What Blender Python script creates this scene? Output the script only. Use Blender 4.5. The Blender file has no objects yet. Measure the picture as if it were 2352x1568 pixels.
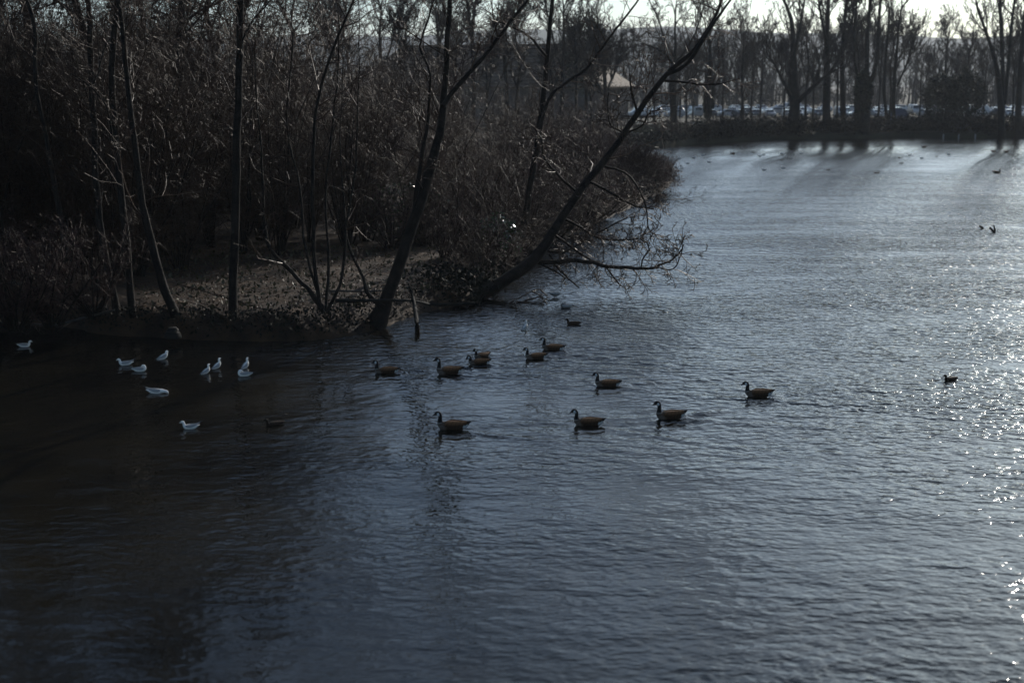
import bpy, math, random
import numpy as np
from mathutils import Vector, Matrix

random.seed(7)
rng = np.random.default_rng(11)
SC = bpy.context.scene
COL = SC.collection

# ------------------------------------------------------------------ camera
CAM_H = 7.3
F = 3231.0                      # focal length in units of a 2352 wide picture
CX, CY, HZ = 1176.0, 784.0, 190.0
PITCH = math.atan((CY - HZ) / F)
cam = bpy.data.cameras.new('camera')
cam.sensor_width = 36.0
cam.lens = 36.0 * F / 2352.0
cam.clip_start = 0.3
cam.clip_end = 12000
cam.dof.use_dof = True
cam.dof.focus_distance = 40.0
cam.dof.aperture_fstop = 0.85
cam.dof.aperture_blades = 0
co = bpy.data.objects.new('camera', cam)
COL.objects.link(co)
co.location = (0, 0, CAM_H)
co.rotation_euler = (math.pi / 2 - PITCH, 0, 0)
SC.camera = co

# ------------------------------------------------------------------ world, sun, exposure
SUN_AZ = math.radians(26)       # to the right of the view direction (+Y)
SUN_EL = math.radians(22)
w = bpy.data.worlds.new('World')
SC.world = w
w.use_nodes = True
nt = w.node_tree
bg = nt.nodes['Background']
sky = nt.nodes.new('ShaderNodeTexSky')
sky.sky_type = 'NISHITA'
sky.sun_disc = False
sky.sun_elevation = SUN_EL
sky.sun_rotation = SUN_AZ
sky.air_density = 1.0
sky.dust_density = 1.2
sky.ozone_density = 5.0
hs = nt.nodes.new('ShaderNodeHueSaturation')
hs.inputs['Saturation'].default_value = 0.78
nt.links.new(sky.outputs[0], hs.inputs['Color'])
tint = nt.nodes.new('ShaderNodeMix'); tint.data_type = 'RGBA'; tint.blend_type = 'MULTIPLY'
tint.inputs['Factor'].default_value = 1.0; tint.inputs['B'].default_value = (0.865, 1.0, 1.065, 1)
nt.links.new(hs.outputs[0], tint.inputs['A'])
nt.links.new(tint.outputs['Result'], bg.inputs['Color'])
bg.inputs['Strength'].default_value = 0.10

sl = bpy.data.lights.new('sun', 'SUN')
sl.energy = 3.4
sl.angle = math.radians(0.5)
sl.color = (1.0, 0.93, 0.83)
so = bpy.data.objects.new('sun', sl)
COL.objects.link(so)
sd = Vector((math.sin(SUN_AZ) * math.cos(SUN_EL), math.cos(SUN_AZ) * math.cos(SUN_EL), math.sin(SUN_EL)))
so.rotation_euler = sd.to_track_quat('Z', 'Y').to_euler()
so.location = (60, 60, 60)

SC.view_settings.view_transform = 'Standard'
SC.view_settings.look = 'None'
SC.view_settings.exposure = 0.0
SC.view_settings.gamma = 1.0
SC.view_settings.use_curve_mapping = False
cy = SC.cycles
cy.max_bounces = 4
cy.diffuse_bounces = 1
cy.glossy_bounces = 2
cy.transmission_bounces = 3
cy.volume_bounces = 0
cy.transparent_max_bounces = 4
cy.caustics_reflective = False
cy.caustics_refractive = False
cy.sample_clamp_indirect = 1.5
cy.sample_clamp_direct = 40.0
cy.use_denoising = True
cy.denoiser = 'OPENIMAGEDENOISE'
cy.denoising_prefilter = 'ACCURATE'

# ------------------------------------------------------------------ picture <-> place
cp, sp = math.cos(PITCH), math.sin(PITCH)
def ray(x, y):
    a, b = (x - CX) / F, (CY - y) / F
    return np.array([a, cp + sp * b, -sp + cp * b])
def on(x, y, z=0.0):            # where the sight line meets height z
    d = ray(x, y); t = (z - CAM_H) / d[2]
    return np.array([d[0] * t, d[1] * t, z])
def at(x, y, Y):                # the point of the sight line at distance Y
    d = ray(x, y); t = Y / d[1]
    return np.array([d[0] * t, Y, CAM_H + d[2] * t])

# ------------------------------------------------------------------ helpers
def tag(o, label=None, cat=None, group=None, kind=None):
    if label: o['label'] = label
    if cat: o['category'] = cat
    if group: o['group'] = group
    if kind: o['kind'] = kind
    return o
def link(name, me, parent=None, loc=None):
    o = bpy.data.objects.new(name, me); COL.objects.link(o)
    if parent is not None: o.parent = parent
    if loc is not None: o.location = loc
    return o
def empty(name, loc, rz=0.0, s=1.0):
    o = bpy.data.objects.new(name, None); COL.objects.link(o)
    o.empty_display_size = 0.2
    o.location = loc; o.rotation_euler = (0, 0, rz); o.scale = (s, s, s)
    return o
def copy_tree(o, parent=None):
    c = o.copy(); COL.objects.link(c); c.parent = parent
    for ch in list(o.children): copy_tree(ch, c)
    return c
def mesh_np(name, V, Q, mat=None, smooth=True, tri=False):
    """V (n,3); Q (m,4) quads or (m,3) triangles"""
    V = np.asarray(V, np.float32); Q = np.asarray(Q, np.int32)
    k = Q.shape[1]
    me = bpy.data.meshes.new(name)
    me.vertices.add(len(V)); me.vertices.foreach_set('co', V.ravel())
    me.loops.add(Q.size); me.loops.foreach_set('vertex_index', Q.ravel())
    me.polygons.add(len(Q))
    me.polygons.foreach_set('loop_start', np.arange(0, Q.size, k, dtype=np.int32))
    me.polygons.foreach_set('loop_total', np.full(len(Q), k, np.int32))
    me.polygons.foreach_set('use_smooth', np.full(len(Q), smooth, bool))
    me.update(calc_edges=True)
    if mat: me.materials.append(mat)
    return me
def col_attr(me, C):
    a = me.color_attributes.new('paint', 'FLOAT_COLOR', 'POINT')
    A = np.ones((len(C), 4), np.float32); A[:, :3] = C
    a.data.foreach_set('color', A.ravel())

class Tubes:
    """collects tapered tubes, builds one mesh"""
    def __init__(self): self.lines = []
    def add(self, P, R, k=3): self.lines.append((np.asarray(P, float), np.asarray(R, float), k))
    def arrays(self, rough=0.0):
        groups = {}
        for P, R, k in self.lines: groups.setdefault((len(P), k), []).append((P, R))
        Vs, Qs, off = [], [], 0
        for (n, k), L in groups.items():
            P = np.stack([a for a, _ in L]); R = np.stack([b for _, b in L])
            M = len(L)
            T = np.empty_like(P); T[:, 1:-1] = P[:, 2:] - P[:, :-2]
            T[:, 0] = P[:, 1] - P[:, 0]; T[:, -1] = P[:, -1] - P[:, -2]
            T /= np.linalg.norm(T, axis=2, keepdims=True) + 1e-9
            ref = np.where(np.abs(T[:, :1, 2:3]) < 0.75, np.array([0., 0., 1.]), np.array([1., 0., 0.]))
            U = np.cross(T, np.broadcast_to(ref, T.shape)); U /= np.linalg.norm(U, axis=2, keepdims=True) + 1e-9
            W = np.cross(T, U)
            ang = np.linspace(0, 2 * math.pi, k, endpoint=False)
            rr = R[:, :, None, None]
            if rough > 0 and k > 5: rr = rr * (1 + rough * rng.normal(size=(M, n, k, 1)))
            V = P[:, :, None, :] + rr * (np.cos(ang)[None, None, :, None] * U[:, :, None, :] + np.sin(ang)[None, None, :, None] * W[:, :, None, :])
            i = np.arange(n - 1)[:, None] * k; j = np.arange(k)[None, :]; j2 = (j + 1) % k
            q = np.stack([i + j, i + j2, i + k + j2, i + k + j], axis=-1).reshape(-1, 4)
            q = q[None] + (np.arange(M) * n * k)[:, None, None] + off
            Vs.append(V.reshape(-1, 3)); Qs.append(q.reshape(-1, 4)); off += M * n * k
        return np.concatenate(Vs), np.concatenate(Qs)
    def build(self, name, mat, rough=0.0):
        V, Q = self.arrays(rough)
        return mesh_np(name, V, Q, mat)

def unit(v): return v / (np.linalg.norm(v) + 1e-9)
def rv(): return unit(rng.normal(size=3))

RP = random.Random(17)
def grow(T, P, D, L, r, lvl, up=0.08, wob=0.16, kids=(5, 5, 4), ang=(25, 60), ratio=0.58, seg=None, minr=0.004, k=None, tip=0.25, start=0.2):
    """one branch and its side branches"""
    n = seg or (5 if lvl >= 2 else (3 if lvl == 1 else 2))
    g, u = RP.gauss, RP.uniform
    x, y, z = float(P[0]), float(P[1]), float(P[2])
    dx, dy, dz = float(D[0]), float(D[1]), float(D[2])
    pts = [(x, y, z)]; st = L / n
    for i in range(n):
        dx += wob * g(0, 1); dy += wob * g(0, 1); dz += wob * g(0, 1) + up
        l = 1 / (math.sqrt(dx * dx + dy * dy + dz * dz) + 1e-9); dx *= l; dy *= l; dz *= l
        x += dx * st; y += dy * st; z += dz * st
        pts.append((x, y, z))
    r1 = max(r * tip, minr * 0.8)
    R = [r + (r1 - r) * i / n for i in range(n + 1)]
    T.lines.append((pts, R, k or (5 if r > 0.05 else 3)))
    if lvl <= 0: return
    m = kids[min(lvl - 1, len(kids) - 1)]
    m = max(1, int(round(m * u(0.75, 1.25))))
    for c in range(m):
        t = start + (1 - start) * (c + u(0, 1)) / m
        f = min(t, 0.985) * n; i = int(f); f -= i
        a, b = pts[i], pts[i + 1]
        ex, ey, ez = b[0] - a[0], b[1] - a[1], b[2] - a[2]
        p = (a[0] + ex * f, a[1] + ey * f, a[2] + ez * f)
        l = 1 / (math.sqrt(ex * ex + ey * ey + ez * ez) + 1e-9); ex *= l; ey *= l; ez *= l
        qx, qy, qz = g(0, 1), g(0, 1), g(0, 1)
        sx, sy, sz = ey * qz - ez * qy, ez * qx - ex * qz, ex * qy - ey * qx
        l = 1 / (math.sqrt(sx * sx + sy * sy + sz * sz) + 1e-9)
        an = math.radians(u(*ang)); ca, sa = math.cos(an), math.sin(an) * l
        grow(T, p, (ex * ca + sx * sa, ey * ca + sy * sa, ez * ca + sz * sa), L * ratio * u(0.6, 1.15) * (1.15 - 0.5 * t),
             max(minr, R[i] * 0.62 * u(0.7, 1.0)), lvl - 1, up, wob * 1.1, kids, ang, ratio, None, minr, None, tip, start)

def spline(C, n):
    """Catmull-Rom through the rows of C"""
    C = np.asarray(C, float); m = len(C)
    X = np.vstack([2 * C[0] - C[1], C, 2 * C[-1] - C[-2]])
    out = []
    for s in np.linspace(0, m - 1, n):
        i = min(int(s), m - 2); t = s - i
        a, b, c, d = X[i], X[i + 1], X[i + 2], X[i + 3]
        out.append(0.5 * ((2 * b) + (c - a) * t + (2 * a - 5 * b + 4 * c - d) * t * t + (3 * b - a - 3 * c + d) * t ** 3))
    return np.array(out)

# ------------------------------------------------------------------ materials
def mat_new(name):
    m = bpy.data.materials.new(name); m.use_nodes = True
    return m, m.node_tree, m.node_tree.nodes['Principled BSDF']
def N(t, typ, **kw):
    n = t.nodes.new(typ)
    for a, b in kw.items(): setattr(n, a, b)
    return n
def noise(t, vec, scale, detail=3, rough=0.55):
    n = N(t, 'ShaderNodeTexNoise'); n.inputs['Scale'].default_value = scale
    n.inputs['Detail'].default_value = detail; n.inputs['Roughness'].default_value = rough
    if vec is not None: t.links.new(vec, n.inputs['Vector'])
    return n
def ramp(t, fac, stops):
    r = N(t, 'ShaderNodeValToRGB')
    e = r.color_ramp.elements
    while len(e) < len(stops): e.new(0.5)
    for i, (p, c) in enumerate(stops): e[i].position = p; e[i].color = (*c, 1)
    t.links.new(fac, r.inputs['Fac']); return r
def simple(name, c1, c2, scale=8, rough=0.7, bump=0.0, bscale=None, spec=0.5, obj=True, mid=(0.35, 0.65)):
    m, t, b = mat_new(name)
    tc = N(t, 'ShaderNodeTexCoord'); v = tc.outputs['Object'] if obj else N(t, 'ShaderNodeNewGeometry').outputs['Position']
    n = noise(t, v, scale, 5)
    r = ramp(t, n.outputs['Fac'], [(mid[0], c1), (mid[1], c2)])
    t.links.new(r.outputs[0], b.inputs['Base Color'])
    b.inputs['Roughness'].default_value = rough
    b.inputs['Specular IOR Level'].default_value = spec
    if bump:
        bn = N(t, 'ShaderNodeBump'); n2 = noise(t, v, bscale or scale * 3, 5)
        bn.inputs['Distance'].default_value = bump; bn.inputs['Strength'].default_value = 1.0
        t.links.new(n2.outputs['Fac'], bn.inputs['Height']); t.links.new(bn.outputs[0], b.inputs['Normal'])
    return m
M = {}
M['bark'] = simple('bark', (0.007, 0.005, 0.0035), (0.026, 0.019, 0.013), 3.0, 0.8, 0.03, 16, 0.15)
M['bark_ivy'] = simple('bark_ivy', (0.008, 0.009, 0.007), (0.022, 0.020, 0.016), 2.0, 0.8, 0.05, 6, 0.15)
M['twig'] = simple('twig', (0.020, 0.0088, 0.004), (0.060, 0.028, 0.0125), 1.2, 0.5, 0, None, 0.2)
M['twig_red'] = simple('twig_red', (0.019, 0.0055, 0.0035), (0.046, 0.015, 0.010), 1.5, 0.6, 0, None, 0.3)
M['twig_far'] = simple('twig_far', (0.014, 0.012, 0.010), (0.036, 0.031, 0.026), 0.6, 0.75, 0, None, 0.2)
M['leaf'] = simple('leaf', (0.02, 0.04, 0.015), (0.06, 0.10, 0.035), 1.5, 0.2, 0, None, 0.7)
M['evergreen'] = simple('evergreen', (0.006, 0.011, 0.006), (0.018, 0.026, 0.012), 0.8, 0.7, 0, None, 0.2)
M['bramble'] = simple('bramble', (0.007, 0.008, 0.006), (0.026, 0.024, 0.014), 0.7, 0.8, 0, None, 0.15)
M['litter'] = simple('litter', (0.045, 0.019, 0.006), (0.14, 0.062, 0.020), 6, 0.6, 0, None, 0.4)
M['grass'] = simple('grass', (0.04, 0.035, 0.012), (0.10, 0.08, 0.03), 2, 0.6, 0, None, 0.4)
M['soil'] = simple('soil', (0.015, 0.0075, 0.0028), (0.054, 0.027, 0.0095), 1.3, 0.85, 0.06, 5, 0.3, obj=False)
M['meadow'] = simple('meadow', (0.014, 0.016, 0.009), (0.040, 0.038, 0.02), 0.15, 0.9, 0.05, 2, 0.2, obj=False)
M['hill'] = simple('hill', (0.02, 0.03, 0.018), (0.08, 0.09, 0.05), 0.006, 0.95, 0, None, 0.1, obj=False, mid=(0.45, 0.6))
M['deadwood'] = simple('deadwood', (0.02, 0.016, 0.013), (0.07, 0.058, 0.045), 5, 0.6, 0.01, 20, 0.4)
M['fence'] = simple('fence_wood', (0.07, 0.05, 0.035), (0.14, 0.10, 0.07), 4, 0.8, 0.01, 20, 0.3)
M['glass'] = simple('car_glass', (0.015, 0.018, 0.02), (0.02, 0.022, 0.025), 3, 0.05, 0, None, 0.8)
M['tyre'] = simple('tyre', (0.015, 0.015, 0.015), (0.025, 0.025, 0.025), 8, 0.8)
M['rim'] = simple('rim', (0.35, 0.35, 0.36), (0.45, 0.45, 0.46), 8, 0.3)
M['lamp'] = simple('headlight', (0.5, 0.5, 0.5), (0.7, 0.7, 0.7), 8, 0.08, 0, None, 0.8)
M['wall'] = simple('brick_wall', (0.10, 0.085, 0.075), (0.18, 0.15, 0.125), 0.8, 0.9, 0.02, 12, 0.2)
M['roof'] = simple('roof_tiles', (0.075, 0.052, 0.035), (0.15, 0.105, 0.07), 0.9, 0.8, 0.05, 5, 0.3)
M['shed'] = simple('blue_board', (0.10, 0.11, 0.16), (0.15, 0.16, 0.22), 1.5, 0.7)
M['post'] = simple('pale_post', (0.16, 0.15, 0.14), (0.26, 0.25, 0.23), 6, 0.7)

def painted(name, rough=0.6, fleck=0.25, scale=60, spec=0.35):
    m, t, b = mat_new(name)
    a = N(t, 'ShaderNodeVertexColor'); a.layer_name = 'paint'
    tc = N(t, 'ShaderNodeTexCoord'); n = noise(t, tc.outputs['Object'], scale, 4)
    mp = N(t, 'ShaderNodeMapRange'); mp.inputs[1].default_value = 0.3; mp.inputs[2].default_value = 0.7
    mp.inputs[3].default_value = 1 - fleck; mp.inputs[4].default_value = 1 + fleck
    t.links.new(n.outputs['Fac'], mp.inputs[0])
    mx = N(t, 'ShaderNodeMix', data_type='RGBA', blend_type='MULTIPLY'); mx.inputs['Factor'].default_value = 1
    t.links.new(a.outputs['Color'], mx.inputs['A']); t.links.new(mp.outputs[0], mx.inputs['B'])
    t.links.new(mx.outputs['Result'], b.inputs['Base Color'])
    b.inputs['Roughness'].default_value = rough; b.inputs['Specular IOR Level'].default_value = spec
    bn = N(t, 'ShaderNodeBump'); bn.inputs['Distance'].default_value = 0.004
    t.links.new(n.outputs['Fac'], bn.inputs['Height']); t.links.new(bn.outputs[0], b.inputs['Normal'])
    return m
M['feather'] = painted('feathers', 0.75, 0.35, 45, 0.12)
M['gull'] = painted('gull_feathers', 0.65, 0.06, 40)

def paint_mat(name, c):
    m, t, b = mat_new(name)
    tc = N(t, 'ShaderNodeTexCoord'); n = noise(t, tc.outputs['Object'], 3, 3)
    r = ramp(t, n.outputs['Fac'], [(0.3, tuple(x * 0.9 for x in c)), (0.7, c)])
    t.links.new(r.outputs[0], b.inputs['Base Color'])
    b.inputs['Roughness'].default_value = 0.22
    b.inputs['Coat Weight'].default_value = 1.0; b.inputs['Coat Roughness'].default_value = 0.06
    return m

# water: dark turbid body, ripple slopes from the height of a stack of noises
def water_material():
    m, t, b = mat_new('water')
    pos = N(t, 'ShaderNodeNewGeometry').outputs['Position']
    EPS = 0.02
    g = bpy.data.node_groups.new('ripple_height', 'ShaderNodeTree')
    g.interface.new_socket('P', in_out='INPUT', socket_type='NodeSocketVector')
    g.interface.new_socket('H', in_out='OUTPUT', socket_type='NodeSocketFloat')
    gi = g.nodes.new('NodeGroupInput'); go = g.nodes.new('NodeGroupOutput')
    def layer(scale, rot, amp, detail, rough, dist=0.0):
        mp = N(g, 'ShaderNodeMapping'); mp.inputs['Scale'].default_value = scale
        mp.inputs['Rotation'].default_value = (0, 0, math.radians(rot))
        g.links.new(gi.outputs[0], mp.inputs['Vector'])
        n = noise(g, mp.outputs[0], 1.0, detail, rough); n.inputs['Distortion'].default_value = dist
        mu = N(g, 'ShaderNodeMath', operation='MULTIPLY'); mu.inputs[1].default_value = amp
        g.links.new(n.outputs['Fac'], mu.inputs[0]); return mu.outputs[0]
    a = layer((3.4, 5.0, 1), 7, 0.060, 1.5, 0.5, 0.3)      # the small wind ripples
    b2 = layer((1.5, 2.6, 1), -5, 0.065, 1.5, 0.5, 0.2)
    fine = layer((8.5, 9.5, 1), 20, 0.015, 1.0, 0.5)       # cat's paws
    c = layer((0.35, 0.6, 1), 0, 0.05, 2.0, 0.5)           # slow undulation
    # calm and ruffled patches
    pt = noise(g, None, 0.16, 3, 0.6)
    mpp = N(g, 'ShaderNodeMapping'); mpp.inputs['Scale'].default_value = (0.5, 1.1, 1)
    g.links.new(gi.outputs[0], mpp.inputs['Vector']); g.links.new(mpp.outputs[0], pt.inputs['Vector'])
    mr = N(g, 'ShaderNodeMapRange'); mr.inputs[1].default_value = 0.35; mr.inputs[2].default_value = 0.68
    mr.inputs[3].default_value = 0.4; mr.inputs[4].default_value = 1.35
    g.links.new(pt.outputs['Fac'], mr.inputs[0])
    # the wooded bank shelters the water on its side
    sx = N(g, 'ShaderNodeSeparateXYZ'); g.links.new(gi.outputs[0], sx.inputs[0])
    sh = N(g, 'ShaderNodeMapRange', interpolation_type='SMOOTHSTEP'); sh.inputs[1].default_value = -12; sh.inputs[2].default_value = 20
    sh.inputs[3].default_value = 0.35; sh.inputs[4].default_value = 1.8
    g.links.new(sx.outputs[0], sh.inputs[0])
    fe0 = N(g, 'ShaderNodeMath', operation='DIVIDE'); fe0.inputs[1].default_value = 210.0; g.links.new(sx.outputs[1], fe0.inputs[0])
    fer = N(g, 'ShaderNodeValToRGB'); el_ = fer.color_ramp.elements     # the fetch ruffles it further out, the far bank calms it again
    el_[0].position = .085; el_[0].color = (.25, .25, .25, 1); el_[1].position = .80; el_[1].color = (.15, .15, .15, 1)
    for p_, v_ in ((.33, .85), (.44, .7), (.60, .25)):
        e_ = el_.new(p_); e_.color = (v_, v_, v_, 1)
    g.links.new(fe0.outputs[0], fer.inputs['Fac'])
    fe = N(g, 'ShaderNodeMath', operation='MULTIPLY'); fe.inputs[1].default_value = 2.0; g.links.new(fer.outputs[0], fe.inputs[0])
    shf = N(g, 'ShaderNodeMath', operation='MULTIPLY'); g.links.new(fe.outputs[0], shf.inputs[0]); g.links.new(sh.outputs[0], shf.inputs[1])
    shm = N(g, 'ShaderNodeMath', operation='MULTIPLY'); g.links.new(mr.outputs[0], shm.inputs[0]); g.links.new(shf.outputs[0], shm.inputs[1])
    s1 = N(g, 'ShaderNodeMath', operation='ADD'); g.links.new(a, s1.inputs[0]); g.links.new(b2, s1.inputs[1])
    s1b = N(g, 'ShaderNodeMath', operation='ADD'); g.links.new(s1.outputs[0], s1b.inputs[0]); g.links.new(fine, s1b.inputs[1])
    s2 = N(g, 'ShaderNodeMath', operation='MULTIPLY'); g.links.new(s1b.outputs[0], s2.inputs[0]); g.links.new(shm.outputs[0], s2.inputs[1])
    s3 = N(g, 'ShaderNodeMath', operation='ADD'); g.links.new(s2.outputs[0], s3.inputs[0]); g.links.new(c, s3.inputs[1])
    g.links.new(s3.outputs[0], go.inputs[0])
    def H(off):
        gn = N(t, 'ShaderNodeGroup'); gn.node_tree = g
        if off is None: t.links.new(pos, gn.inputs[0])
        else:
            ad = N(t, 'ShaderNodeVectorMath', operation='ADD'); ad.inputs[1].default_value = off
            t.links.new(pos, ad.inputs[0]); t.links.new(ad.outputs[0], gn.inputs[0])
        return gn.outputs[0]
    h0, hx, hy = H(None), H((EPS, 0, 0)), H((0, EPS, 0))
    def slope(h):
        s = N(t, 'ShaderNodeMath', operation='SUBTRACT'); t.links.new(h0, s.inputs[0]); t.links.new(h, s.inputs[1])
        d = N(t, 'ShaderNodeMath', operation='DIVIDE'); t.links.new(s.outputs[0], d.inputs[0]); d.inputs[1].default_value = EPS
        return d.outputs[0]
    # back slopes flattened with distance, so the far water reflects brighter sky
    sy_ = slope(hy)
    mn = N(t, 'ShaderNodeMath', operation='MINIMUM'); t.links.new(sy_, mn.inputs[0]); mn.inputs[1].default_value = 0
    mx = N(t, 'ShaderNodeMath', operation='MAXIMUM'); t.links.new(sy_, mx.inputs[0]); mx.inputs[1].default_value = 0
    spx = N(t, 'ShaderNodeSeparateXYZ'); t.links.new(pos, spx.inputs[0])
    bk = N(t, 'ShaderNodeMapRange'); bk.inputs[1].default_value = 26; bk.inputs[2].default_value = 75; bk.inputs[3].default_value = 0.55; bk.inputs[4].default_value = 0.04
    t.links.new(spx.outputs[1], bk.inputs[0])
    ml = N(t, 'ShaderNodeMath', operation='MULTIPLY'); t.links.new(mx.outputs[0], ml.inputs[0]); t.links.new(bk.outputs[0], ml.inputs[1])
    m2 = N(t, 'ShaderNodeMath', operation='MULTIPLY'); t.links.new(mn.outputs[0], m2.inputs[0]); m2.inputs[1].default_value = 1.15
    sm = N(t, 'ShaderNodeMath', operation='ADD'); t.links.new(ml.outputs[0], sm.inputs[0]); t.links.new(m2.outputs[0], sm.inputs[1])
    # normals tipped to the camera brighten open water, fading under the far bank
    be = N(t, 'ShaderNodeValToRGB'); el = be.color_ramp.elements
    el[0].position = 0.0; el[0].color = (0, 0, 0, 1); el[1].position = 1.0; el[1].color = (0, 0, 0, 1)
    for p_, v_ in ((.09, .0), (.28, 1.0), (.64, 1.0), (.80, .15)):
        e_ = el.new(p_); e_.color = (v_, v_, v_, 1)
    dv = N(t, 'ShaderNodeMath', operation='DIVIDE'); t.links.new(spx.outputs[1], dv.inputs[0]); dv.inputs[1].default_value = 210.0
    t.links.new(dv.outputs[0], be.inputs['Fac'])
    bm = N(t, 'ShaderNodeMath', operation='MULTIPLY'); t.links.new(be.outputs[0], bm.inputs[0]); bm.inputs[1].default_value = -0.085
    sb = N(t, 'ShaderNodeMath', operation='ADD'); t.links.new(sm.outputs[0], sb.inputs[0]); t.links.new(bm.outputs[0], sb.inputs[1])
    cb = N(t, 'ShaderNodeCombineXYZ'); t.links.new(slope(hx), cb.inputs[0]); t.links.new(sb.outputs[0], cb.inputs[1])
    gN = N(t, 'ShaderNodeNewGeometry').outputs['Normal']
    ad = N(t, 'ShaderNodeVectorMath', operation='ADD'); t.links.new(gN, ad.inputs[0]); t.links.new(cb.outputs[0], ad.inputs[1])
    nm = N(t, 'ShaderNodeVectorMath', operation='NORMALIZE'); t.links.new(ad.outputs[0], nm.inputs[0])
    t.links.new(nm.outputs[0], b.inputs['Normal'])
    n = noise(t, pos, 0.12, 4, 0.6)
    r = ramp(t, n.outputs['Fac'], [(0.38, (0.006, 0.006, 0.005)), (0.66, (0.019, 0.016, 0.010))])
    t.links.new(r.outputs[0], b.inputs['Base Color'])
    b.inputs['Roughness'].default_value = 0.04
    b.inputs['IOR'].default_value = 1.333
    return m
M['water'] = water_material()

# ------------------------------------------------------------------ birds: where they swim (needed for the wakes)
L_, R_ = math.pi, 0.0
GEESE = [  # x, y (waterline), heading, scale, pose, label
    (1037, 986, L_ - .1, 1.02, 'fwd', 'nearest brown goose with black neck, swimming alone at the lower left of the flock'),
    (1349, 978, L_ - .18, 0.97, 'fwd', 'brown goose with raised black tail, middle bird of the nearest row of three'),
    (1537, 962, L_ + .12, 1.0, 'up', 'brown goose with tall black neck, swimming right of the nearest middle goose'),
    (1740, 911, L_ - .15, 0.98, 'fwd', 'rightmost of the geese, brown with its bill pointing straight ahead'),
    (1393, 888, L_ - .05, 0.93, 'fwd', 'brown goose with splashes at its breast, alone in the centre of the flock'),
    (1029, 859, L_ + .15, 1.02, 'up', 'dark brown goose with tall neck swimming behind the goose nearest the bank'),
    (1099, 838, L_ + .1, 0.86, 'low', 'goose with lowered head, the front one of the overlapping pair'),
    (1106, 823, L_ + .75, 0.80, 'fwd', 'goose half hidden behind another, the rear one of the overlapping pair'),
    (1229, 825, L_ + .2, 0.88, 'fwd', 'brown goose just below and left of the farthest goose of the flock'),
    (1268, 805, L_ - .25, 0.94, 'fwd', 'farthest goose of the flock, swimming just beyond its close neighbour'),
    (886, 858, L_, 0.92, 'fwd', 'shaded goose leading the flock, swimming nearest to the dark bank'),
    (2290, 398, R_, 1.0, 'up', 'distant goose with upright neck swimming to the right, near the right edge'),
    (2282, 349, R_, 0.85, 'fwd', 'small distant goose left of its companion below the far right bank'),
    (2312, 350, R_, 0.85, 'low', 'small distant goose right of its companion below the far right bank'),
    (1683, 354, L_, 0.85, 'fwd', 'distant goose off the far bank, left of the big trunk reflections'),
    (2122, 339, L_, 0.85, 'low', 'distant goose resting low on the water under the far evergreens'),
]
DUCKS = [
    (1316, 745, L_, 1.0, 'brown duck swimming left, above the flock of geese and below the gulls'),
    (629, 977, L_ + .6, 0.95, 'small dark duck floating alone in the shaded water at the lower left'),
    (2182, 874, L_ + .5, 0.95, 'dark duck with raised tail in the glittering water at the right'),
    (2014, 398, R_, 0.95, 'small distant duck facing right, out on the open water'),
    (1903, 391, R_ + .4, 0.8, 'small distant duck left of the other one on the open water'),
    (2070, 376, R_, 0.8, 'small dark distant duck lowest of the cluster off the far bank'),
    (2066, 363, R_, 0.75, 'small dark distant duck at the left of the cluster off the far bank'),
    (2151, 360, R_ + .3, 0.7, 'tiny dark duck off the far bank below the round evergreens'),
    (1731, 351, L_, 0.8, 'tiny dark duck close under the far bank beside the big trunk'),
    (1795, 369, R_, 0.75, 'tiny dark duck just below the reflection of the big trunk'),
]
GULLS = [  # x, y(base), heading, pose, scale, label
    (56, 797, R_ + .3, 'swim', 0.95, 'shaded white gull at the far left edge of the water'),
    (289, 839, L_ + .25, 'tailup', 1.0, 'white gull with cocked wing tips, leftmost of the shaded group'),
    (322, 853, R_ + .15, 'tucked', 1.0, 'round-backed white gull below the one with cocked wing tips'),
    (376, 826, R_ + .9, 'preen', 1.0, 'preening white gull standing nearest to the dark bank'),
    (475, 858, R_ + .9, 'stand', 0.85, 'white gull with dark head patch standing left in a close pair'),
    (500, 846, R_ + 1.0, 'stand', 0.92, 'white gull standing right in a close pair, reflected in the water'),
    (565, 845, R_ + 1.2, 'stand', 0.92, 'upright white gull standing behind a resting gull'),
    (561, 864, L_ + .1, 'tucked', 1.0, 'white gull resting low, in front of an upright gull'),
    (358, 904, R_ + .05, 'stretch', 1.1, 'white gull stretched low with dark wing tips raised behind'),
    (438, 985, L_ + .1, 'tailup', 0.95, 'white gull with raised tail floating alone, nearest of the gulls'),
    (1206, 757, R_ + 1.1, 'stand', 0.95, 'white gull standing upright in the shallows left of the brown duck'),
    (1274, 683, L_, 'stoop', 1.0, 'grey gull standing on thin legs beside the drowned branch'),
    (1299, 708, L_ + .1, 'tucked', 1.0, 'hunched shade-painted gull with its head tucked in, above the brown duck'),
]
FAR_GULLS = [(1560, 366), (1580, 377), (1594, 364), (1614, 358), (1629, 374), (1745, 360), (1754, 357), (1795, 354),
             (1817, 365), (1839, 354), (1755, 392), (1799, 388), (2089, 358), (2117, 365), (2179, 356)]

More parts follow.
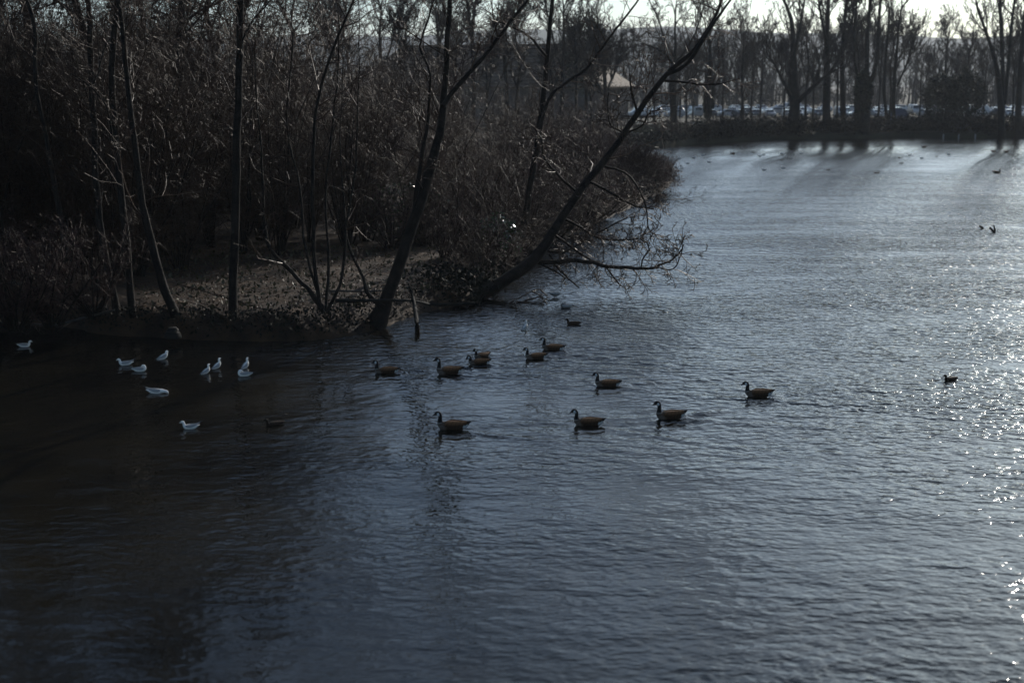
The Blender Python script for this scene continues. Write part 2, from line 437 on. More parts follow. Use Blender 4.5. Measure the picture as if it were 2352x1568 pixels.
# ------------------------------------------------------------------ water
def axis(fine0, fine1, step, lo, hi):
    a = list(np.arange(fine0, fine1 + 1e-6, step))
    s = step
    while a[-1] < hi: s *= 1.22; a.append(min(a[-1] + s, hi))
    s = step; b = []
    x = fine0
    while x > lo: s *= 1.22; x = max(x - s, lo); b.append(x)
    return np.array(b[::-1] + a)
gx = axis(-17, 17, 0.14, -900, 900)
gy = axis(25, 62, 0.14, -60, 420)
GX, GY = np.meshgrid(gx, gy)
GZ = np.zeros_like(GX)
def wake(px, py, hd, s):
    global GZ
    p = on(px, py, 0)
    dx, dy = math.cos(hd), math.sin(hd)
    X, Y = GX - p[0], GY - p[1]
    u = -(X * dx + Y * dy) + 0.25 * s      # behind the breast
    v = np.abs(-X * dy + Y * dx)
    arm = v - 0.36 * np.clip(u, 0, None)
    amp = np.where(u > 0, np.exp(-u / 2.6), 0) * np.exp(-(arm / (0.10 + 0.12 * np.clip(u, 0, None))) ** 2)
    GZ += 0.046 * s * amp * np.cos(arm * 2 * math.pi / 0.56)
    rr = np.sqrt(X * X + Y * Y)
    GZ += 0.012 * s * np.exp(-((rr - 0.5) / 0.5) ** 2) * np.cos((rr - 0.45) * 2 * math.pi / 0.5)
for g in GEESE[:11]: wake(g[0], g[1], g[2], 1.0)
for d in DUCKS[:3]: wake(d[0], d[1], d[2], 0.3)
for g in GULLS: wake(g[0], g[1], g[2], 0.3)
GZ += 0.012 * np.sin(GX * 0.9 + 0.6 * np.sin(GY * 0.31)) * np.sin(GY * 1.15 + 0.8 * np.sin(GX * 0.23))
ny, nx = GX.shape
idx = np.arange(ny * nx).reshape(ny, nx)
Q = np.stack([idx[:-1, :-1], idx[:-1, 1:], idx[1:, 1:], idx[1:, :-1]], -1).reshape(-1, 4)
wo = link('water', mesh_np('water', np.stack([GX, GY, GZ], -1).reshape(-1, 3), Q, M['water']))
tag(wo, kind='structure')

# ------------------------------------------------------------------ ground
def fbm(x, y, s=1.0):
    return (np.sin(x * 1.7 * s + 1.3 * np.sin(y * 1.1 * s)) * 0.5 + np.sin(y * 2.3 * s + 1.7 * np.sin(x * 0.9 * s)) * 0.35
            + np.sin((x + y) * 4.1 * s) * 0.15)
# wooded bank on the left: its shoreline, read off the waterline
SH = [(-900, 790), (-300, 742), (0, 748), (150, 752), (250, 772), (400, 780), (540, 786), (640, 788), (730, 786), (810, 778), (880, 760), (960, 732), (1030, 710), (1090, 702), (1125, 688),
      (1140, 660), (1165, 615), (1225, 580), (1310, 545), (1400, 505), (1480, 468), (1545, 430), (1550, 405), (1515, 378), (1480, 358)]
shore = np.array([on(x, y, 0)[:2] for x, y in SH])
shore = np.vstack([shore, [[13.0, 172.0], [13.0, 200.0], [12.0, 230.0]]])
shore_s = spline(shore, 240)
shore_s += 0.10 * np.stack([fbm(np.arange(240) * 0.9, np.arange(240) * 0.3), fbm(np.arange(240) * 0.7 + 5, np.arange(240) * 0.5)], 1)
anchor = np.array([-70.0, 110.0])
prof = [(0.0, -0.5), (0.004, 0.05), (0.010, 0.38), (0.017, 0.62), (0.03, 0.74), (0.06, 0.80), (0.10, 0.86), (0.16, 0.92), (0.23, 0.98), (0.31, 1.02), (0.42, 1.05), (0.6, 1.1), (0.8, 1.1), (1.0, 1.1)]
V = []
for t, z in prof:
    P = shore_s + (anchor - shore_s) * t
    b = 0.10 * fbm(P[:, 0] * 1.1, P[:, 1] * 1.3) * min(1, t * 60)
    V.append(np.column_stack([P, z + b]))
V = np.stack(V)
n0, n1 = V.shape[:2]
idx = np.arange(n0 * n1).reshape(n0, n1)
Q = np.stack([idx[:-1, :-1], idx[1:, :-1], idx[1:, 1:], idx[:-1, 1:]], -1).reshape(-1, 4)
tag(link('wooded_bank', mesh_np('wooded_bank', V.reshape(-1, 3), Q, M['soil'])), kind='structure')

# far land, one sheet to the foot of the hill
FS = [(1380, 346), (1440, 344), (1520, 338), (1600, 331), (1700, 325), (1800, 321), (1960, 319), (2100, 316), (2160, 318), (2260, 318), (2400, 313), (2700, 311), (3400, 309)]
fshore = np.array([on(x, y, 0)[:2] for x, y in FS])
fshore = np.vstack([[[-900, 180]], [[-300, 178]], fshore, [[900, 205]]])
fs = np.column_stack([np.interp(np.linspace(0, 1, 260), np.linspace(0, 1, len(fshore)), fshore[:, k]) for k in (0, 1)])
fs = np.vstack([[[-4000, 180]], fs, [[4000, 205]]])
V = []
for dy, z in [(-0.3, -0.4), (0.15, 0.15), (0.6, 0.55), (1.5, 0.8), (4, 0.9), (12, 0.95), (40, 1.0), (120, 1.0), (300, 1.0), (800, 1.2), (1900, 2.0), (4200, 3.0)]:
    P = fs + np.array([0, dy]); V.append(np.column_stack([P, z + 0.08 * fbm(P[:, 0] * 0.5, P[:, 1] * 0.5)]))
V = np.stack(V); n0, n1 = V.shape[:2]
idx = np.arange(n0 * n1).reshape(n0, n1)
Q = np.stack([idx[:-1, :-1], idx[:-1, 1:], idx[1:, 1:], idx[1:, :-1]], -1).reshape(-1, 4)
tag(link('ground', mesh_np('ground', V.reshape(-1, 3), Q, M['meadow'])), kind='structure')

# the hill on the horizon
hx = np.linspace(-3200, 3200, 160); hy = np.linspace(2000, 3900, 46)
HX, HY = np.meshgrid(hx, hy)
rise = np.clip((HY - 2050) / 1000, 0, 1); rise = rise * rise * (3 - 2 * rise)
crest = 106 + 9 * np.sin(HX / 420 + 1.0) + 5 * np.sin(HX / 170) + 3 * np.sin(HX / 61 + 2) - 14 * np.clip((HX + 200) / -1500, 0, 1)
fall = 1 - 0.5 * np.clip((HY - 3150) / 700, 0, 1) ** 2
HZt = rise * crest * fall + rng.normal(size=HX.shape) * 0.9 - 2 * (rise <= 0)
n0, n1 = HX.shape
idx = np.arange(n0 * n1).reshape(n0, n1)
Q = np.stack([idx[:-1, :-1], idx[:-1, 1:], idx[1:, 1:], idx[1:, :-1]], -1).reshape(-1, 4)
tag(link('hill', mesh_np('hill', np.stack([HX, HY, HZt], -1).reshape(-1, 3), Q, M['hill'])), kind='structure')

# ------------------------------------------------------------------ near trees, traced stem by stem
def px2m(w_px, d): return w_px / F * d
def extend(P, R, top, lean=0.0):
    """carry a traced stem on above the frame to height top"""
    P = list(P); R = list(R)
    d = unit(P[-1] - P[-2]); d = unit(d + np.array([0, 0, 0.25]))
    n = 6; L = (top - P[-1][2]) / max(d[2], 0.35)
    if L <= 0: return np.array(P), np.array(R)
    r0 = R[-1]
    for i in range(1, n + 1):
        d = unit(d + 0.08 * rng.normal(size=3) + np.array([0, 0, 0.05]))
        P.append(P[-1] + d * L / n); R.append(max(r0 * (1 - i / n * 0.85), 0.012))
    return np.array(P), np.array(R)
def stem(T, pts, wid, Y0, Y1, top=None, k=10):
    """pts in picture units, wid the width in picture units, Y from Y0 (foot) to Y1"""
    n = len(pts)
    P = np.array([at(x, y, Y0 + (Y1 - Y0) * i / max(1, n - 1)) for i, (x, y) in enumerate(pts)])
    R = np.array([px2m(wd, Y0) / 2 for wd in wid])
    m = max(12, n * 3)
    C = spline(np.column_stack([P, R]), m)
    P, R = C[:, :3], np.clip(C[:, 3], 0.006, None)
    P += 0.012 * rng.normal(size=P.shape)
    if top: P, R = extend(P, R, top)
    T.add(P, R, k)
    return P, R
def dress(T, P, R, n, L, lvl=2, t0=0.3, up=0.10, kids=(5, 5), ang=(35, 75), ratio=0.55, r=0.022, zmin=None, minr=0.007):
    """side branches all round a stem"""
    m = len(P) - 1
    for i in range(n):
        t = (t0 + (1 - t0) * (i + rng.uniform()) / n) * m
        j = min(int(t), m - 1); p = P[j] + (P[j + 1] - P[j]) * (t - j)
        if zmin and p[2] < zmin: continue
        d = unit(P[j + 1] - P[j]); a = math.radians(rng.uniform(*ang))
        s = unit(np.cross(d, rv()))
        nd = d * math.cos(a) + s * math.sin(a)
        rr = min(r * rng.uniform(0.6, 1.2), R[j] * 0.7)
        grow(T, p, nd, L * rng.uniform(0.55, 1.2), max(rr, minr), lvl, up, 0.17, kids, ang, ratio, minr=minr)
GZB = 0.8
def shore_Y(px):        # distance of the near shoreline in that direction
    q = CX + F * cp * shore_s[:150, 0] / shore_s[:150, 1]
    near = np.where(np.abs(q - px) < 18)[0]
    return shore_s[near, 1].min() if len(near) else shore_s[np.argmin(np.abs(q - px)), 1]
def foot_at(x, y):      # foot of a tree a step inland of the shoreline
    p = on(x, y, GZB); Y = max(p[1], shore_Y(x) + 0.9)
    q = at(x, y, Y); q[2] = 0.5
    return q

def near_tree(name, label, foot, stems, crown, mat='bark', twig='twig', cat='tree', group=None):
    """stems: list of (pts, widths, dY, top); crown: list of dress() settings per stem"""
    b = foot_at(*foot)
    T, K = Tubes(), Tubes()
    for (pts, wid, dY, top), cr in zip(stems, crown):
        P, R = stem(T, pts, [q * NEARW for q in wid], b[1], b[1] + dY, top)
        if cr: dress(K, P, R, **cr)
    o = empty(name, b)
    tr = link('trunk', T.build('trunk', M[mat], 0.05), o); tr.data.transform(Matrix.Translation(-Vector(b)))
    kr = link('crown', K.build('crown', M[twig]), o); kr.data.transform(Matrix.Translation(-Vector(b)))
    tag(o, label, cat, group)
    return o
CR = dict(n=16, L=2.6, lvl=3, kids=(4, 5, 5), t0=0.35)
NEARW = 0.76
near_tree('alder_tree', 'leftmost slender tree with a kinked dark stem, half lost in the thicket', (172, 700),
    [([(182, 712), (150, 560), (135, 480), (108, 325), (84, 200), (80, 65), (60, 0)], [22, 17, 16, 14, 13, 12, 11], 1.5, 15)], [CR], group=None)
near_tree('alder_tree', 'straight bare tree second from the left edge with a pale streak down its bark', (262, 712),
    [([(272, 735), (258, 660), (235, 550), (220, 400), (212, 200), (203, 0)], [26, 21, 20, 19, 18, 16], 2.0, 16),
     ([(215, 190), (228, 160), (240, 110), (258, 85)], [6, 5, 5, 3], 1.0, None)], [CR, None])
near_tree('alder_tree', 'tall dark tree third from the left, close beside a stem that curves at its foot', (303, 735),
    [([(308, 755), (302, 700), (290, 550), (272, 370), (258, 175), (268, 0)], [30, 24, 22, 21, 20, 18], 1.5, 17),
     ([(262, 330), (245, 250), (215, 205), (165, 170)], [7, 6, 5, 3], -0.6, None)], [CR, None])
near_tree('alder_tree', 'bare tree whose pale-edged trunk sweeps out to the left above its foot', (408, 742),
    [([(418, 762), (398, 715), (370, 640), (342, 530), (322, 430), (300, 250), (283, 100), (272, 0)], [44, 32, 26, 23, 19, 16, 14, 12], 1.0, 16)], [CR])
near_tree('alder_tree', 'tall straight dark trunk standing alone at the edge of the clearing', (535, 752),
    [([(532, 772), (535, 735), (537, 650), (542, 450), (548, 200), (553, 0)], [40, 30, 27, 25, 22, 19], 0.5, 18),
     ([(550, 125), (560, 90), (577, 55), (605, 20), (630, -10)], [8, 7, 6, 5, 4], 0.8, 13)],
    [dict(n=16, L=2.4, lvl=3, kids=(4, 5, 5), t0=0.5), dict(n=6, L=1.5, lvl=2, kids=(4, 5), t0=0.3)])
near_tree('willow_coppice', 'clump of thin stems beside the clearing, one bending out low to the left', (738, 712),
    [([(745, 718), (712, 668), (675, 630), (622, 575), (606, 500), (604, 400), (590, 250)], [20, 15, 13, 12, 10, 8, 5], 1.0, 9),
     ([(735, 712), (722, 600), (718, 450), (720, 320), (734, 215), (768, 105), (800, 30), (818, -20)], [15, 12, 11, 10, 9, 8, 6, 5], 1.5, 12),
     ([(748, 712), (755, 600), (748, 450), (762, 300), (775, 180), (780, 60)], [10, 9, 7, 6, 5, 4], 2.5, 11),
     ([(752, 715), (785, 640), (795, 520), (815, 400), (822, 250)], [12, 9, 8, 6, 4], 1.0, 10),
     ([(742, 712), (700, 560), (690, 430), (660, 300), (668, 150)], [10, 8, 7, 6, 4], 2.0, 11)],
    [dict(n=12, L=1.7, lvl=2, kids=(4, 5), t0=0.3), dict(n=16, L=2.2, lvl=2, kids=(5, 5), t0=0.3), dict(n=12, L=1.8, lvl=2, kids=(4, 5), t0=0.3),
     dict(n=12, L=1.8, lvl=2, kids=(4, 5), t0=0.3), dict(n=12, L=1.8, lvl=2, kids=(4, 5), t0=0.3)])
near_tree('willow_tree', 'two-forked leaning dark tree rising from the bank left of the water inlet', (872, 738),
    [([(862, 756), (880, 715), (905, 640), (945, 530), (985, 400), (1010, 300), (1022, 200), (1028, 90), (1032, -10)], [60, 46, 38, 34, 30, 26, 20, 17, 15], 1.5, 15),
     ([(1018, 245), (1045, 205), (1110, 132), (1165, 60), (1220, -8)], [17, 14, 12, 10, 8], 1.2, 13),
     ([(850, 735), (905, 650), (940, 540), (960, 420), (975, 330), (984, 260), (987, 165), (965, 114), (975, 70), (1000, -10)], [26, 20, 16, 15, 13, 10, 8, 7, 6, 5], 2.6, 12),
     ([(880, 705), (848, 680), (835, 640), (800, 560), (790, 470)], [18, 14, 10, 8, 6], 1.0, 8)],
    [dict(n=26, L=2.3, lvl=3, kids=(4, 5, 4), t0=0.35), dict(n=12, L=1.7, lvl=2, kids=(5, 5), t0=0.25), dict(n=16, L=1.7, lvl=2, kids=(4, 5), t0=0.3), dict(n=8, L=1.4, lvl=2, kids=(4, 5), t0=0.3)])
near_tree('willow_tree', 'forked dark tree behind the leaning trunk, in the middle of the thicket', (1180, 590),
    [([(1160, 618), (1188, 570), (1205, 510), (1216, 440), (1235, 330), (1247, 230), (1258, 120), (1270, -10)], [34, 27, 23, 20, 19, 17, 14, 11], 1.5, 15),
     ([(1238, 300), (1262, 225), (1300, 190), (1349, 156), (1394, 94), (1432, 46), (1472, -8)], [9, 10, 9, 8, 7, 6, 5], 1.5, 12),
     ([(1256, 130), (1215, 85), (1160, 55), (1120, 50)], [8, 7, 5, 3], 1.0, None)],
    [dict(n=26, L=2.6, lvl=3, kids=(4, 5, 4), t0=0.3), dict(n=16, L=2.0, lvl=2, kids=(5, 5), t0=0.25), dict(n=5, L=1.2, lvl=2, kids=(4, 4))])

# the tree leaning out over the water, with its low limb
b = foot_at(1085, 688)
T, K = Tubes(), Tubes()
P, R = stem(T, [(1010, 742), (1060, 705), (1100, 676), (1160, 643), (1222, 600), (1262, 545), (1300, 486), (1350, 415), (1410, 342), (1470, 252), (1530, 172), (1590, 118), (1630, 62), (1655, 10), (1668, -30)],
            [70, 52, 36, 30, 27, 23, 20, 18, 16, 14, 12, 10, 8, 7, 6], b[1], b[1] + 5.5, 14)
dress(K, P, R, n=18, L=2.0, lvl=2, kids=(4, 5), t0=0.36, up=0.04, r=0.024, minr=.010)
dress(K, P, R, n=12, L=2.6, lvl=3, kids=(4, 4, 4), t0=0.6, up=0.06, r=0.025)
P2, R2 = stem(T, [(1530, 172), (1575, 150), (1612, 96), (1650, 40), (1690, -20)], [11, 9, 8, 6, 4], b[1] + 3.9, b[1] + 4.6, 12, 6)
dress(K, P2, R2, n=9, L=1.3, lvl=2, kids=(4, 4), t0=0.2)
for pts, wid, ya, yb, nn in [
    ([(1225, 603), (1275, 602), (1330, 599), (1400, 611), (1450, 616), (1490, 616), (1530, 604), (1556, 585), (1568, 570)], [13, 11, 10, 9, 8, 7, 5, 4, 3], 2.3, 0.8, 12),
    ([(1470, 617), (1478, 595), (1490, 572), (1484, 556), (1462, 545)], [4, 4, 3, 3, 2], 1.2, 0.9, 5),
    ([(1500, 614), (1545, 618), (1562, 590), (1570, 560)], [4, 3, 3, 2], 1.1, 0.7, 4),
    ([(1290, 500), (1330, 520), (1370, 545), (1420, 552), (1465, 548)], [7, 6, 5, 4, 3], 2.9, 2.0, 14),
    ([(1270, 535), (1310, 565), (1345, 590), (1390, 612), (1425, 655)], [6, 6, 5, 4, 3], 2.7, 1.6, 5),
    ([(1240, 570), (1290, 580), (1330, 560), (1380, 530), (1440, 500)], [6, 6, 5, 4, 3], 2.6, 3.4, 14),
    ([(1262, 585), (1290, 625), (1330, 660)], [5, 4, 3], 2.5, 1.4, 2),
    ([(1225, 600), (1262, 615), (1300, 640)], [6, 5, 3], 2.4, 1.6, 2),
    ([(1350, 415), (1400, 440), (1450, 470), (1500, 480)], [7, 6, 5, 3], 3.3, 3.0, 12),
    ([(1380, 380), (1440, 400), (1480, 460), (1490, 525), (1510, 540)], [6, 5, 4, 3, 2], 3.4, 2.5, 8),
    ([(1330, 445), (1280, 400), (1250, 360), (1240, 300)], [7, 6, 5, 4], 3.2, 3.6, 10),
    ([(1466, 262), (1450, 210), (1446, 170)], [6, 5, 3], 4.4, 4.6, 5),
    ([(1436, 305), (1405, 290), (1395, 250), (1398, 215)], [5, 4, 3, 3], 4.1, 4.4, 6),
    ([(1440, 305), (1475, 288), (1490, 262), (1530, 250)], [5, 4, 3, 2], 4.1, 3.7, 6),
    ([(1520, 185), (1580, 190), (1640, 195), (1700, 180)], [6, 5, 4, 2], 4.8, 4.5, 7)]:
    P3, R3 = stem(T, pts, wid, b[1] + ya, b[1] + yb, None, 6)
    dress(K, P3, R3, n=int(nn * 1.5), L=1.0, lvl=2, kids=(4, 4), t0=0.15, up=0.0, r=0.020, minr=0.011, ang=(30, 80))
o = empty('leaning_tree', b)
for nm, tb, mt in (('trunk', T, 'bark'), ('crown', K, 'twig')):
    c = link(nm, tb.build(nm, M[mt], 0.05), o); c.data.transform(Matrix.Translation(-Vector(b)))
tag(o, 'dark bare tree leaning far out over the water with a low trailing limb', 'tree')

# ------------------------------------------------------------------ thicket shrubs
def shrub_meshes(n_stem, h, spread, kids, seed, twig):
    global rng
    keep = rng; rng = np.random.default_rng(seed)
    T, K = Tubes(), Tubes()
    for i in range(n_stem):
        a = rng.uniform(0, 2 * math.pi); s = rng.uniform(0.1, 1) * spread
        d = unit(np.array([math.cos(a) * s, math.sin(a) * s, 1.0]))
        pts = [np.array([math.cos(a), math.sin(a), 0]) * rng.uniform(0, 0.35) + np.array([0, 0, -0.2])]
        L = h * rng.uniform(0.6, 1.1); n = 7
        for j in range(n):
            d = unit(d + 0.09 * rng.normal(size=3) + np.array([0, 0, 0.04])); pts.append(pts[-1] + d * L / n)
        r = rng.uniform(0.025, 0.06)
        P, R = np.array(pts), np.linspace(r, 0.008, n + 1)
        T.add(P, R, 5)
        dress(K, P, R, n=kids[0], L=h * 0.17, lvl=2, kids=(kids[1], kids[1]), t0=0.12, up=0.05, r=0.016, ang=(25, 75), minr=0.005)
    rng = keep
    return T.build('trunk', M['bark']), K.build('crown', M[twig])
SHR = [shrub_meshes(14, 8.6, 0.40, (19, 5), 21 + i, 'twig') for i in range(3)]
LOW = [shrub_meshes(22, 3.8, 1.0, (13, 4), 41 + i, 'twig_red') for i in range(2)]
def put_shrub(name, meshes, p, s, rz, label, group, cat='shrub', sz=1.0):
    o = empty(name, p, rz, s); o.scale = (s, s, s * sz)
    link('trunk', meshes[0], o); link('crown', meshes[1], o)
    return tag(o, label, cat, group)
# where land is: x of the right-hand shore for a given Y
sy = shore_s[95:200]; 
def shore_x(Y):
    m = (shore_s[:, 1] > Y - 3) & (shore_s[:, 1] < Y + 3) & (np.arange(240) > 110)
    return shore_s[m, 0].min() if m.any() else shore_s[110, 0]
random.seed(3)
rows = [(46.5, -190, 330, 9, 0.9), (49.5, -230, 440, 9, 1.0), (54, -260, 700, 11, 1.0), (58, -300, 1000, 15, 1.0), (63, -320, 1120, 15, 1.0),
        (70, -340, 1190, 15, 1.0), (79, -360, 1250, 15, 1.0), (90, -380, 1310, 14, 1.0), (104, -400, 1370, 13, 1.0), (122, -400, 1420, 12, 1.0)]
for ri, (Y, xa, xb, n, s) in enumerate(rows):
    for i in range(n):
        px = xa + (xb - xa) * (i + random.uniform(0.2, 0.8)) / n
        Yj = Y + random.uniform(-1.6, 1.6)
        X = (px - CX) / F * Yj / cp
        rightness = max(0, min(1, (px - 780) / 420))
        sc = s * random.choice([0.72, 0.85, 0.95, 1.05, 1.2]) * random.uniform(0.92, 1.08) * (1 - 0.30 * rightness)
        where = next(w for e, w in ((60, 'at the left edge'), (235, 'around the leftmost slender trees'), (330, 'around the close pair of tall trees'), (540, 'between sweeping trunk and straight trunk'),
                 (740, 'between straight trunk and thin-stemmed clump'), (900, 'right of the thin-stemmed clump'), (1080, 'behind the two-forked leaning tree'), (1250, 'left of the middle forked tree'), (9999, 'beside the open water')) if px < e)
        deep = ('front', 'middle', 'back', 'far back')[0 if ri < 3 else 1 if ri < 5 else 2 if ri < 8 else 3]
        put_shrub('thicket_shrub', SHR[random.randrange(3)], (X, Yj, 0.85), sc, random.uniform(0, 6.28),
                  'tall bare shrub %s, %s of the thicket' % (where, deep), 'bare shrubs of the thicket')
low_spots = [(40, 742, .9), (120, 735, .8), (215, 715, .8), (980, 560, .75), (1060, 545, .85), (1130, 520, .9), (1020, 590, .6), (1110, 590, .55), (1180, 505, 1.0), (1240, 490, 1.05), (1300, 475, 1.1), (1200, 540, .75), (1270, 525, .8), (900, 570, .7),
             (1360, 468, .85), (1160, 460, 1.1), (1230, 440, 1.2), (1310, 440, 1.2), (1340, 500, .75), (1290, 440, 1.2), (1330, 410, 1.3), (1250, 410, 1.5), (1400, 385, 1.0), (1270, 385, 1.7), (1330, 375, 1.5)]
for i, (x, y, s) in enumerate(low_spots):
    p = on(x, y, GZB)
    put_shrub('low_shrub', LOW[i % 2], p, s, random.uniform(0, 6.28), 'low tangled reddish-brown shrub crowding the shore of the thicket', 'low shrubs along the shore')
acc = 0.0
for i in range(118, 205):
    acc += np.linalg.norm(shore_s[i] - shore_s[i - 1])
    if acc < 2.6: continue
    acc = 0.0
    q = shore_s[i] + unit(anchor - shore_s[i]) * random.uniform(.5, 1.3)
    put_shrub('low_shrub', LOW[i % 2], (q[0], q[1], .25), random.uniform(.35, .6), random.uniform(0, 6.28), 'low tangled reddish-brown shrub crowding the shore of the thicket', 'low shrubs along the shore', sz=.8)
ARCH = shrub_meshes(18, 4.6, 1.7, (12, 5), 77, 'twig')
for i, (x, y, s_) in enumerate([(1120, 640, .55), (1150, 612, .6), (1185, 588, .65), (1215, 572, .7), (1250, 556, .75), (1290, 540, .8), (1330, 524, .8), (1372, 506, .8), (1405, 490, .8), (1180, 545, .9), (1240, 520, .95), (1300, 500, 1.0), (1110, 570, .85), (1040, 585, .7)]):
    p = on(x - 14, y, .35)
    put_shrub('arching_shrub', ARCH, p, s_, random.uniform(0, 6.28), 'arching bare shrub leaning over the water along the right-hand shore of the thicket', 'arching shrubs along the shore', sz=.85)
# the dense rounded bush at the point
def dome_bush(name, p, rad, h, n, twig, label, seed):
    global rng
    keep = rng; rng = np.random.default_rng(seed)
    T, K = Tubes(), Tubes()
    for i in range(n):
        a = rng.uniform(0, 2 * math.pi); e = math.radians(rng.uniform(8, 88))
        tgt = np.array([math.cos(a) * math.cos(e) * rad, math.sin(a) * math.cos(e) * rad, math.sin(e) * h]) * rng.uniform(0.75, 1.06)
        pts = spline(np.array([np.array([math.cos(a), math.sin(a), 0]) * 0.3 * rng.uniform(), tgt * np.array([.45, .45, .62]), tgt]), 6) + 0.02 * rng.normal(size=(6, 3))
        r = rng.uniform(0.010, 0.022)
        R = np.linspace(r, 0.005, 6)
        T.add(pts, R, 3)
        dress(K, pts, R, n=6, L=h * 0.28, lvl=1, kids=(4,), t0=0.3, up=0.05, r=0.010, ang=(15, 50), minr=0.008)
    rng = keep
    o = empty(name, p)
    link('trunk', T.build('trunk', M[twig]), o); link('crown', K.build('crown', M[twig]), o)
    return tag(o, label, 'bush')
dome_bush('dense_bush', at(1455, 420, 95) * np.array([1, 1, 0]) + np.array([0, 0, 0.1]), 3.5, 2.75, 430, 'twig_red', 'dense rounded reddish-brown bush at the point where the bank meets open water', 5)
dome_bush('dense_bush', at(1385, 420, 99) * np.array([1, 1, 0]) + np.array([0, 0, 0.3]), 3.3, 3.2, 250, 'twig_red', 'dense reddish-brown bush just left of the rounded one at the point', 6)
# twigs trailing in the water off the point
T = Tubes()
P = spline(np.array([on(1462, 474, 0.5), on(1500, 466, 0.2), on(1535, 459, 0.42), on(1570, 457, 0.15), on(1600, 452, 0.3), on(1622, 453, 0.12)]), 16)
T.add(P, np.linspace(0.03, 0.010, 16), 5); dress(T, P, np.linspace(0.03, 0.010, 16), n=16, L=1.0, lvl=2, kids=(3, 4), r=0.02, up=0.05, t0=0.2)
o = link('trailing_branch', T.build('trailing_branch', M['bark'])); tag(o, 'bare branch trailing low over the water in front of the rounded bush', 'branch')

# glossy evergreen bushes in the thicket
def leaf_cloud(n, rad, size, seed, shell=0.55):
    r = np.random.default_rng(seed)
    d = r.normal(size=(n, 3)); d /= np.linalg.norm(d, axis=1, keepdims=True)
    q = r.uniform(shell, 1, size=(n, 1)) ** 0.6
    lump = 1 + 0.16 * np.sin(d[:, :1] * 5 + 1) * np.sin(d[:, 1:2] * 6) + 0.12 * np.sin(d[:, 2:3] * 9 + d[:, :1] * 7)
    C = d * q * lump * np.array(rad)
    a = r.normal(size=(n, 3)); a /= np.linalg.norm(a, axis=1, keepdims=True)
    bb = np.cross(a, r.normal(size=(n, 3))); bb /= np.linalg.norm(bb, axis=1, keepdims=True)
    s = size * r.uniform(0.6, 1.3, size=(n, 1))
    V = np.stack([C - a * s, C + bb * s * .45, C + a * s, C - bb * s * .45], 1).reshape(-1, 3)
    return V, np.arange(4 * n).reshape(-1, 4)
def leafy(name, p, rad, n, size, mat, label, seed, trunk_h=None, cat='bush', group=None):
    V, Q = leaf_cloud(n, rad, size, seed)
    V = V + np.array([0, 0, rad[2] * 0.85 + (trunk_h or 0)])
    o = empty(name, p)
    link('crown', mesh_np('crown', V, Q, M[mat], smooth=False), o)
    T = Tubes(); h = rad[2] * 0.9 + (trunk_h or 0)
    T.add([(0, 0, -.3), (0.05, 0, h * .5), (0, 0.05, h)], [rad[0] * .08, rad[0] * .06, rad[0] * .02], 6)
    for i in range(5):
        grow(T, (0, 0, (trunk_h or 0) + rad[2] * 0.2 + 0.1 * i), unit(rng.normal(size=3) + np.array([0, 0, 0.8])), rad[2] * 1.0, rad[0] * .03, 1, kids=(4,))
    link('trunk', T.build('trunk', M['bark']), o)
    return tag(o, label, cat, group)
leafy('holly_bush', on(930, 545, 0.9), (1.9, 1.3, 1.3), 2200, 0.085, 'leaf', 'glossy-leaved evergreen bush behind the two-forked leaning tree', 3)
leafy('holly_bush', on(1145, 590, 0.7), (0.9, 0.8, 0.9), 1200, 0.075, 'leaf', 'small glossy-leaved evergreen bush at the foot of the leaning tree', 4)
# dark ivy-laden trees at the back of the thicket, top left
for i, (x, Y, top, lab) in enumerate([(60, 70, 13, 'ivy-laden dark tree at the back of the thicket in the top left corner'),
                                   (380, 78, 12.6, 'ivy-laden dark tree at the back of the thicket behind the sweeping trunk'),
                                   (690, 95, 12.0, 'ivy-laden dark tree at the back of the thicket right of the straight trunk')]):
    p = at(x, 500, Y); p[2] = 0.9
    leafy('ivy_tree', p, (3.6, 3.0, 3.2), 3600, 0.11, 'evergreen', lab, 60 + i, trunk_h=top - 6.4, cat='tree')

TALL = []
for i in range(2):
    T, K = Tubes(), Tubes()
    P = np.array([(0, 0, -.3)] + [(rng.normal() * .15 * j, rng.normal() * .15 * j, 2.2 * j) for j in range(1, 8)]); R = np.linspace(.22, .04, 8)
    T.add(P, R, 8)
    dress(K, P, R, n=34, L=4.2, lvl=3, kids=(4, 5, 5), t0=.42, up=.06, r=.05, ang=(30, 75), minr=.010)
    TALL.append((T.build('trunk', M['bark'], .04), K.build('crown', M['twig'])))
for i, (px, Y, sc, lab) in enumerate([(-150, 52, 1.35, 'beyond the left edge'), (20, 57, 1.3, 'in the top left corner'), (120, 66, 1.3, 'left of the straight pale-streaked tree'), (235, 56, 1.25, 'behind the straight pale-streaked tree'), (345, 62, 1.05, 'behind the sweeping trunk'),
        (440, 55, 1.2, 'between the sweeping trunk and the lone straight trunk'), (520, 68, 1.1, 'behind the lone straight trunk'), (610, 60, 1.0, 'right of the lone straight trunk'), (690, 72, 1.0, 'behind the clump of thin stems'), (-320, 60, 1.4, 'far beyond the left edge')]):
    o = empty('alder_tree', ((px - CX) / F * Y / cp, Y, .85), random.uniform(0, 6.28), sc)
    link('trunk', TALL[i % 2][0], o); link('crown', TALL[i % 2][1], o)
    tag(o, 'tall dense bare tree in the thicket ' + lab, 'tree', 'tall trees of the thicket')

